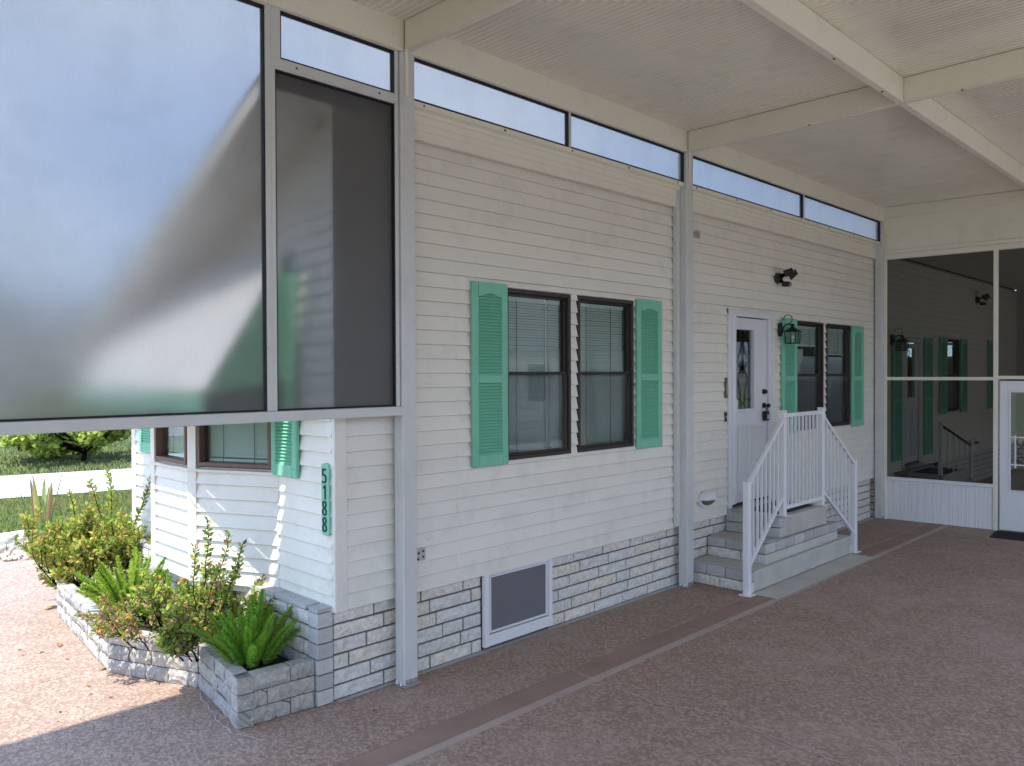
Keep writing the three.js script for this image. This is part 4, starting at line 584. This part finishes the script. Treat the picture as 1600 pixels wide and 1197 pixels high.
// ------------------------------------------------------------------ plants
const needle = (m, A, d, L, w) => { const a = Math.abs(d.y) < 0.9 ? V(0, 1, 0) : V(1, 0, 0), u = V(0, 0, 0).crossVectors(d, a).normalize().applyAxisAngle(d, rnd() * 3).multiplyScalar(w), T = A.clone().addScaledVector(d, L); m.tri(A.clone().sub(u), A.clone().add(u), T); };
function fern(label, x, y, z, n, len, mats, seed, lean = [0, 0]) {
  rnd = mulberry(seed); const t = thing('foxtail_fern', label, 'fern', [x, y, z]);
  for (let i = 0; i < n; i++) {
    const az = i * 2.399 + rr(-0.3, 0.3), f = Math.sqrt((i + 0.5) / n), L = len * rr(0.75, 1.1) * (1 - 0.15 * f), tilt = 0.12 + 0.95 * f * rr(0.75, 1.15), m = mb(), pts = [], N = 9, b = V(x + 0.09 * f * Math.cos(az), y, z + 0.09 * f * Math.sin(az));
    let p = b.clone(), ang = tilt * 0.5; for (let k = 0; k < N; k++) { pts.push(p.clone()); const a = ang + tilt * 0.75 * k / N; p.add(V(Math.sin(a) * Math.cos(az) + lean[0] * 0.3, Math.cos(a), Math.sin(a) * Math.sin(az) + lean[1] * 0.3).normalize().multiplyScalar(L / (N - 1))); }
    m.tube(pts, 0.0022, 4, 0.001); const cv = new THREE.CatmullRomCurve3(pts), count = 480;
    for (let k = 0; k < count; k++) { const s = 0.14 + 0.86 * (k / count), c = cv.getPointAt(Math.min(s, 0.999)), tg = cv.getTangentAt(Math.min(s, 0.999)), q = rnd() * 6.283, e1 = V(0, 0, 0).crossVectors(tg, V(0.3, 0.2, 0.9)).normalize(), e2 = V(0, 0, 0).crossVectors(tg, e1), rad = 0.04 * Math.pow(Math.sin(Math.PI * clamp(0.14 + 0.8 * s, 0, 1)), 0.7) + 0.006; const d = e1.multiplyScalar(Math.cos(q)).addScaledVector(e2, Math.sin(q)).addScaledVector(tg, 0.75).normalize(); needle(m, c, d, rad * rr(0.75, 1.15), 0.0042); }
    m.build('frond', mats[Math.floor(rnd() * mats.length)], t);
  }
}
const fernA = [leaf(0.24, 0.47, 0.035), leaf(0.29, 0.53, 0.045), leaf(0.19, 0.41, 0.03), leaf(0.24, 0.46, 0.035), leaf(0.27, 0.5, 0.04), leaf(0.3, 0.42, 0.06)], fernB = [leaf(0.3, 0.46, 0.04), leaf(0.26, 0.43, 0.035), leaf(0.36, 0.5, 0.06)];
fern('bright green foxtail fern at the near end of the planter', -0.84, 0.22, -0.50, 30, 0.5, fernA, 101);
fern('sunlit lime green foxtail fern at the far bend of the planter', -0.98, 0.22, -2.15, 36, 0.56, fernB, 102, [-0.3, 0.1]);
fern('smaller sunlit fern at the far end of the planter', -0.86, 0.22, -1.62, 16, 0.46, fernB, 103);
function shrub(name, label, x, y, z, o) {
  rnd = mulberry(o.seed); const t = thing(name, label, 'shrub', [x, y, z]), wood = mb(), fol = o.leaf.map(() => mb()), tips = [];
  const leafAt = (A, d, s) => { const m = fol[Math.floor(Math.pow(rnd(), o.bias || 1) * fol.length)], side = V(0, 0, 0).crossVectors(d, V(rr(-1, 1), rr(-1, 1), rr(-1, 1))).normalize(), up = V(0, 0, 0).crossVectors(side, d), L = s * rr(0.7, 1.25), w = L * 0.3, B = A.clone().addScaledVector(d, L * 0.5).addScaledVector(up, 0.12 * L), T = A.clone().addScaledVector(d, L); m.tri(A, B.clone().addScaledVector(side, w), T); m.tri(A, T, B.clone().addScaledVector(side, -w)); };
  const grow = (A, d, L, r, depth) => {
    const n = 5, pts = [A.clone()]; let p = A.clone(), q = d.clone();
    for (let k = 0; k < n; k++) { q.add(V(rr(-0.22, 0.22), rr(-0.08, 0.2) + (o.up || 0), rr(-0.22, 0.22))).normalize(); p = p.clone().addScaledVector(q, L / n); pts.push(p); }
    wood.tube(pts, r, depth ? 5 : 4, r * 0.55);
    if (depth === 0 || depth === 1) { const c = new THREE.CatmullRomCurve3(pts), nl = Math.round((depth ? 0.4 : 1) * o.perTwig * L / 0.16); for (let k = 0; k < nl; k++) { const s = 0.15 + 0.85 * k / nl, P = c.getPointAt(Math.min(0.999, s)), tg = c.getTangentAt(Math.min(0.999, s)), a = k * 2.4, e = V(0, 0, 0).crossVectors(tg, V(0.1, 0.3, 1)).normalize().applyAxisAngle(tg, a); leafAt(P, e.multiplyScalar(0.85).addScaledVector(tg, 0.65).normalize(), o.size); } }
    if (depth === 0) { tips.push([pts[n], q.clone()]); return; }
    const kids = depth > 1 ? o.kids : o.kids + 1; for (let k = 0; k < kids; k++) { const s = rr(0.35, 1), i = Math.min(n, Math.round(s * n)), e = q.clone().add(V(rr(-1, 1), rr(-0.4, 0.6), rr(-1, 1)).multiplyScalar(o.spread)).normalize(); grow(pts[i], e, L * rr(0.5, 0.78), r * 0.6, depth - 1); }
    if (depth >= 1) grow(pts[n], q, L * 0.6, r * 0.6, depth - 1);
  };
  for (let i = 0; i < o.stems; i++) { const a = i / o.stems * 6.283 + rr(-0.4, 0.4), s = o.lean * rr(0.3, 1); grow(V(x + 0.08 * o.base * Math.cos(a), y, z + 0.08 * o.base * Math.sin(a)), V(Math.cos(a) * s * (o.sx || 1), 1, Math.sin(a) * s * (o.sz || 1)).normalize(), o.len * rr(0.7, 1.15), o.r, o.depth); }
  (o.leaders || []).forEach(([dx, dy, dz]) => { const A = V(x, y + 0.1, z), T = V(x + dx, y + dy, z + dz), d = T.clone().sub(A), L = d.length(); d.normalize(); grow(A.clone().addScaledVector(d, L * 0.35), d, L * 0.65, o.r * 0.7, 0); grow(A, d, L * 0.4, o.r * 0.8, 0); });
  wood.build('stems', o.wood || std(0.09, 0.055, 0.035, 0.9), t); fol.forEach((m, i) => m.p.length && m.build('foliage', o.leaf[i], t));
  if (o.flower) for (let k = 0; k < o.flower; k++) { const [P] = tips[Math.floor(rnd() * tips.length)], m = mb(); for (let i = 0; i < 14; i++) { const d = V(rr(-1, 1), rr(0, 1.2), rr(-1, 1)).normalize(), c = P.clone().addScaledVector(d, rr(0.008, 0.022)), u = V(0, 0, 0).crossVectors(d, V(0.3, 1, 0.2)).normalize(), w = V(0, 0, 0).crossVectors(d, u), q = 0.008; m.quad(c.clone().addScaledVector(u, q), c.clone().addScaledVector(w, q), c.clone().addScaledVector(u, -q), c.clone().addScaledVector(w, -q)); } m.build('flower', o.petal[k % o.petal.length], t); }
  return t;
}
const LG = { y: leaf(0.44, 0.44, 0.07), g: leaf(0.2, 0.31, 0.045), d: leaf(0.1, 0.17, 0.03), o: leaf(0.46, 0.33, 0.09), b: leaf(0.36, 0.22, 0.14), l: leaf(0.34, 0.44, 0.08) };
const PET = [std(0.75, 0.28, 0.03, 0.7), std(0.7, 0.18, 0.02, 0.7)];
shrub('ixora_shrub', 'sparse leggy shrub with orange flowers in the middle of the planter', -0.86, 0.2, -1.12, { seed: 201, stems: 17, base: 2.6, lean: 1.15, len: 0.27, r: 0.006, depth: 2, kids: 3, spread: 0.85, perTwig: 15, size: 0.044, sz: 1.3, leaf: [LG.g, LG.l, LG.l, LG.b, LG.y, LG.d], flower: 9, petal: PET, leaders: [[-0.1, 0.98, 0.18], [-0.04, 0.9, 0.28], [0.1, 0.72, 0.55], [0.05, 0.62, 0.42], [-0.16, 0.74, 0.02], [0.04, 0.7, 0.62]], wood: std(0.12, 0.075, 0.055, 0.9) });
shrub('ixora_shrub', 'low twiggy shrub with reddish leaves spilling over the planter bend', -1.02, 0.2, -1.52, { seed: 207, stems: 14, base: 2.0, lean: 1.5, up: -0.06, len: 0.22, r: 0.005, depth: 2, kids: 3, spread: 0.95, perTwig: 15, size: 0.036, leaf: [LG.b, LG.g, LG.l, LG.o, LG.b], flower: 4, petal: PET, wood: std(0.2, 0.13, 0.11, 0.9) });
shrub('yellow_shrub', 'dense yellow green shrub beyond the planter', -0.68, 0.05, -3.6, { seed: 202, stems: 30, base: 3.2, lean: 0.7, len: 0.42, r: 0.008, depth: 2, kids: 3, spread: 0.75, perTwig: 15, size: 0.048, leaf: [LG.y, LG.l, LG.g, LG.o], flower: 8, petal: [std(0.8, 0.45, 0.03, 0.7)], leaders: [[-0.05, 1.2, 0.3], [0.05, 1.15, 0.5], [-0.3, 0.95, -0.3], [0.15, 1.1, 0.7], [-0.2, 1.0, 0.0]] });
// snake plant in a green pot
{
  rnd = mulberry(301); const px = -0.42, pz = -6.55, pot = thing('plant_pot', 'round green plant pot beside the low block edging', 'pot', [px, 0, pz]);
  const prof = [[0.001, 0.0], [0.12, 0.0], [0.125, 0.02], [0.16, 0.2], [0.185, 0.215], [0.185, 0.26], [0.165, 0.26], [0.15, 0.22]].map((p) => new THREE.Vector2(...p));
  mb().geo(new THREE.LatheGeometry(prof, 28), new THREE.Matrix4().makeTranslation(px, 0, pz)).build('vessel', std(0.13, 0.22, 0.14, 0.5), pot); mb().geo(new THREE.CircleGeometry(0.152, 20), new THREE.Matrix4().makeRotationX(-Math.PI / 2).setPosition(px, 0.225, pz)).build('soil', M.soil, pot);
  const sp = thing('snake_plant', 'upright snake plant with striped yellow edged leaves in the green pot', 'plant', [px, 0.22, pz]), lm = [leaf(0.16, 0.24, 0.08, 0.15), leaf(0.3, 0.3, 0.09, 0.15), leaf(0.22, 0.28, 0.1, 0.15), leaf(0.3, 0.2, 0.1, 0.15)];
  for (let i = 0; i < 15; i++) { const a = i * 2.4, r = 0.1 * Math.sqrt(i / 15), L = rr(0.35, 0.72), d = V(Math.cos(a) * rr(0.08, 0.35), 1, Math.sin(a) * rr(0.08, 0.35)).normalize(), u = V(0, 0, 0).crossVectors(d, V(Math.cos(a + 0.6), 0, Math.sin(a + 0.6))).normalize(), w = V(0, 0, 0).crossVectors(d, u), m = mb(), N = 8, A = V(px + r * Math.cos(a), 0.22, pz + r * Math.sin(a)); let pl, pm, pr; for (let k = 0; k <= N; k++) { const s = k / N, h = 0.03 * Math.pow(1 - s, 0.5) * (0.75 + s), c = A.clone().addScaledVector(d, L * s), uu = u.clone().applyAxisAngle(d, s * 0.7), l = c.clone().addScaledVector(uu, h).addScaledVector(w, 0.01), q = c.clone().addScaledVector(uu, -h).addScaledVector(w, 0.01); if (k) { m.quad(pl, pm, c, l); m.quad(pm, pr, q, c); } pl = l; pm = c; pr = q; } m.build('blade', lm[i % 4], sp); }
}
// low block edging and white pebbles
{
  rnd = mulberry(311); const ed = thing('block_edging', 'two course low block edging at the lawn', 'edging', [-1.2, 0, -6.72]), F = face([-3.2, -6.42], [-0.35, -6.68]);
  for (let c = 0; c < 2; c++) for (let s = c ? 0.1 : 0; s < F.len - 0.3; s += 0.305) brick(ed, F, s + 0.004, c * 0.105 + 0.002, 0.29, 0.1, 0.2, rr(-0.012, 0.012) - c * 0.02, false, M.block[Math.floor(rnd() * 2) * 3]);
  const peb = new THREE.InstancedMesh(new THREE.IcosahedronGeometry(0.03, 1), std(0.62, 0.57, 0.48, 0.85), 900), mm = new THREE.Matrix4(), col = new THREE.Color();
  for (let i = 0; i < 900; i++) { const s = rnd(), x = mix(-3.1, 0.0, s), z = mix(-6.4, -6.62, s) + rr(0.0, 0.62) * (0.6 + 0.4 * Math.sin(s * 9)); mm.compose(V(x, 0.008 + rnd() * 0.02, z), new THREE.Quaternion().setFromEuler(new THREE.Euler(rnd() * 6, rnd() * 6, rnd() * 6)), V(rr(0.5, 1.3), rr(0.4, 0.7), rr(0.5, 1.2))); peb.setMatrixAt(i, mm); const k = rr(0.55, 1.1); peb.setColorAt(i, col.setRGB(k, k * rr(0.9, 1), k * rr(0.78, 0.98))); }
  peb.name = 'white_pebbles'; peb.castShadow = peb.receiveShadow = true; peb.userData = { kind: 'stuff', label: 'pale pebbles along the edge of the patio', category: 'pebbles' }; scene.add(peb);
}
// dry leaf litter on the patio
{
  rnd = mulberry(321); const lm = [std(0.3, 0.16, 0.06, 0.9), std(0.35, 0.24, 0.12, 0.9), std(0.12, 0.07, 0.04, 0.9)];
  const spots = [[-1.27, -1.82, 0.06, 'fallen brown leaf at the planter bend', 1], [-0.36, 0.16, 0.02, 'small dark seed pod on the walkway strip', 2], [0.28, 1.42, 0.018, 'dark crumb on the speckled floor', 2], [-1.1, -3.75, 0.07, 'dry tan leaf by the yellow shrub', 1], [-1.35, -2.6, 0.05, 'thin dry twig leaf beside the planter wall', 0], [2.6, 0.75, 0.018, 'small pale crumb on the border stripe', 1]];
  for (const [x, z, r, l, k] of spots) { const m = mb(), a = rnd() * 6, P = (u, v, h) => V(x + r * (u * Math.cos(a) - v * Math.sin(a)), 0.006 + h * r, z + r * (u * Math.sin(a) + v * Math.cos(a))); m.quad(P(-1, 0, 0), P(0, -0.45, 0.22), P(1, 0, 0.1), P(0, 0, 0.02)); m.quad(P(-1, 0, 0), P(0, 0, 0.02), P(1, 0, 0.1), P(0, 0.45, 0.25)); tag(m.build('fallen_leaf', lm[k]), l, 'leaf'); }
  for (let i = 0; i < 14; i++) { const z = rr(-3.3, -0.1), x = -1.38 - Math.pow(rnd(), 2) * 0.45, r = rr(0.012, 0.028), m = mb(), a = rnd() * 6, P = (u, v, h) => V(x + r * (u * Math.cos(a) - v * Math.sin(a)), 0.004 + h * r, z + r * (u * Math.sin(a) + v * Math.cos(a))); m.quad(P(-1, 0, 0), P(0, -0.45, 0.3), P(1, 0, 0.15), P(0, 0, 0.05)); m.quad(P(-1, 0, 0), P(0, 0, 0.05), P(1, 0, 0.15), P(0, 0.45, 0.35)); tag(m.build('fallen_leaf', lm[i % 3]), 'tiny dry leaf scattered on the paving along the planter', 'leaf', 'dry leaves along the planter'); }
}

// ------------------------------------------------------------------ lawn, trees, neighbours
{
  rnd = mulberry(401); const g = new THREE.BufferGeometry(); g.setAttribute('position', new THREE.BufferAttribute(new Float32Array([-0.004, 0, 0, 0.004, 0, 0, 0.006, 1, 0.25]), 3)); g.setAttribute('normal', new THREE.BufferAttribute(new Float32Array([0, 0.5, 0.86, 0, 0.5, 0.86, 0, 0.5, 0.86]), 3)); g.setAttribute('uv', new THREE.BufferAttribute(new Float32Array([0, 0, 1, 0, 0.5, 1]), 2));
  const N = 90000, im = new THREE.InstancedMesh(g, leaf(1, 1, 1, 0.3), N), m = new THREE.Matrix4(), c = new THREE.Color();
  for (let i = 0; i < N; i++) { const near = i < 60000; let x = near ? rr(-2.5, 4.5) : rr(-1, 10), z = near ? rr(-11.6 + (x - 0.28) * 0.26, -6.75) : rr(-24, -15.2 + (x - 1.08) * 0.24); const s = near ? 1 : 2.2; m.compose(V(x, -0.03, z), new THREE.Quaternion().setFromEuler(new THREE.Euler(rr(-0.5, 0.5), rnd() * 6.28, rr(-0.5, 0.5))), V(s * 1.2, rr(0.03, 0.075) * (near ? 1 : 1.3), s * 0.1)); im.setMatrixAt(i, m); const k = rnd(), d = vn(x * 1.3 + 50, z * 1.3 + 80, 256, 6); c.setRGB(mix(0.1, 0.24, k * 0.6 + d * 0.4), mix(0.17, 0.27, k), mix(0.03, 0.07, k)); im.setColorAt(i, c); }
  im.name = 'grass'; im.userData = { kind: 'stuff', label: 'short green lawn grass', category: 'grass' }; scene.add(im);
}
function tree(name, label, x, z, h, r, trunkH, n, size, mats, seed) {
  rnd = mulberry(seed); const t = thing(name, label, 'tree', [x, -0.03, z], 'trees beyond the lawn'), w = mb(), crown = mats.map(() => mb()), cl = [];
  w.tube([V(x, -0.05, z), V(x + rr(-0.05, 0.05), trunkH * 0.6, z), V(x + rr(-0.1, 0.1), trunkH, z)], 0.035 * h, 8, 0.022 * h);
  for (let i = 0; i < (size < 0.3 ? 46 : 16); i++) { const a = rnd() * 6.283, e = size < 0.3 ? rr(-0.02, 0.8) : rr(0.05, 1), R = r * Math.sqrt(rnd()) * (e < 0.25 ? 0.9 : 1 - 0.45 * e), p = V(x + R * Math.cos(a), trunkH * 0.75 + (h - trunkH * 0.75) * e * 0.92, z + R * Math.sin(a)); cl.push([p, r * (size < 0.3 ? rr(0.13, 0.22) : rr(0.24, 0.42))]); w.tube([V(x, trunkH * rr(0.6, 1), z), V(mix(x, p.x, 0.55), mix(trunkH, p.y, 0.4), mix(z, p.z, 0.55)), p], 0.014 * h, 5, 0.004 * h); }
  for (let i = 0; i < n; i++) { const [p, R] = cl[i % cl.length], d = V(rr(-1, 1), rr(-1, 1), rr(-1, 1)); const l = Math.pow(rnd(), 0.45) * R; d.normalize(); const A = p.clone().addScaledVector(d, l).setY(p.y + d.y * l * 0.7), e = V(rr(-1, 1), rr(-0.5, 1), rr(-1, 1)).normalize(), s = V(0, 0, 0).crossVectors(e, d).normalize(), L = size * rr(0.6, 1.3), m = crown[Math.floor(rnd() * crown.length)], B = A.clone().addScaledVector(e, L * 0.5), T = A.clone().addScaledVector(e, L); m.tri(A, B.clone().addScaledVector(s, L * 0.3), T); m.tri(A, T, B.clone().addScaledVector(s, -L * 0.3)); }
  w.build('trunk', std(0.14, 0.11, 0.085, 0.95), t); crown.forEach((m, i) => m.build('crown', mats[i], t));
}
tree('lawn_tree', 'small spreading yellow green tree on the lawn beyond the walkway', 3.3, -17.2, 2.0, 2.15, 0.28, 15000, 0.16, [leaf(0.32, 0.42, 0.06), leaf(0.2, 0.29, 0.045), leaf(0.4, 0.46, 0.08)], 501);
const TM = [leaf(0.1, 0.15, 0.04), leaf(0.13, 0.19, 0.05), leaf(0.075, 0.115, 0.03)];
[[3, -47, 7.0, 3.2], [8, -50, 7.5, 3.6], [-12, -46, 8.5, 4], [13, -48, 6, 3], [19, -46, 6.5, 3.2]].forEach(([x, z, h, r], i) => tree('street_tree', ['dark green tree across the street seen through the large screen', 'tall dark tree across the street behind the lawn tree', 'broad tree across the street outside the frame', 'distant tree hidden behind the front corner', 'farthest tree across the street'][i], x, z, h, r, 1.6, 3000, 0.55, TM, 510 + i));
{ const p = thing('sign_post', 'thin grey post at the edge of the lawn', 'post', [2.95, 0, -21.5]); mb().tube([V(2.95, -0.03, -21.5), V(2.95, 2.2, -21.5)], 0.04, 8).build('pole', M.gutter, p); mb().cbox(2.75, 3.15, 1.7, 2.2, -21.47, -21.455, 0.003).build('plate', M.alu, p); }
structure(mb().quad(V(-30, -0.012, 12.5), V(40, -0.012, 12.5), V(40, -0.012, 9.44), V(-30, -0.012, 9.44)).build('driveway', M.walk), 'pale concrete driveway of the neighbouring lot');
{
  const h = thing('street_house', 'pale house across the street seen blurred through the large screen', 'house', [4, 0, -41]), F = face([-6, -38], [14, -38]);
  mb().box(-6, 14, 0, 3.0, -46, -38.1).build('wall', M.siding[2], h); siding(h, F, 0, 20, 0.4, 3.0, [[3, 4.2, 1.1, 2.3], [8, 9.2, 0.4, 2.4], [14, 15.2, 1.1, 2.3]], null, true);
  mb().prism([[-46.4, 2.95], [-42, 4.6], [-37.5, 2.95]], (z, y, x) => V(x, y, z), -6.4, 14.4).build('roof', std(0.3, 0.29, 0.28, 0.9, { map: smoothT }), h);
  for (const [a, b, c, d, n] of [[3, 4.2, 1.1, 2.3, 'window'], [8, 9.2, 0.4, 2.4, 'door'], [14, 15.2, 1.1, 2.3, 'window']]) mb().box(-6 + a, -6 + b, c, d, -38.09, -38.02).build(n, n === 'door' ? M.green : M.dark, h);
}
// the neighbouring house across the side yard, mirrored in the window panes
{
  const n = thing('neighbour_house', 'white sided neighbouring house across the side yard, mirrored in the windows', 'house', [6, 0, 15]);
  const F = face([22, 13.2], [-9, 13.2]);
  mb().box(-9, 22, 0, 3.0, 13.3, 20).build('wall', M.siding[0], n); siding(n, F, 0, F.len, 0.55, 3.0, [[5.5, 6.6, 1.2, 2.4], [11, 12.1, 1.2, 2.4]], null, true);
  mb().prism([[12.6, 2.85], [17.2, 5.6], [21.8, 2.85]], (z, y, x) => V(x, y, z), -9.3, 22.3).build('roof', M.shingle, n);
  for (const s of [5.5, 11]) mb().prism([[-0.1, 1.2], [0.02, 1.2], [0.02, 2.4], [-0.1, 2.4]], (o, y, q) => F.P(q, y, o), s, s + 1.1).build('window', M.dark, n);
  const la = mb(); for (let s = 0; s < 20; s += 0.12) { la.box(-4 + s, -4 + s + 0.03, 0.05, 0.55, 13.12, 13.14); } for (let y = 0.08; y < 0.55; y += 0.1) la.box(-4, 16, y, y + 0.03, 13.1, 13.12); la.build('lattice_skirt', M.alu, n);
  const g = face([11, 10.2], [7.6, 10.2]), pc = thing('neighbour_porch', 'white gabled porch of the neighbouring house, mirrored in the window', 'porch', [9.3, 0, 11.5]);
  mb().prism([[7.6, 0.1], [11, 0.1], [11, 2.7], [9.3, 3.7], [7.6, 2.7]], (x, y, z) => V(x, y, z), 10.25, 13.1).build('wall', M.siding[2], pc); siding(pc, g, 0, g.len, 0.3, 2.7, [[0.9, 2.0, 1.1, 2.2]], null, true); mb().box(9.0, 10.1, 1.1, 2.2, 10.22, 10.24).build('window', M.dark, pc);
  mb().prism([[7.3, 2.6], [9.3, 3.8], [11.3, 2.6], [11.3, 2.75], [9.3, 3.97], [7.3, 2.75]], (x, y, z) => V(x, y, z), 9.9, 13.2).build('roof', M.shingle, pc);
}
console.log('planks', plankCount);
renderer.render(scene, camera);
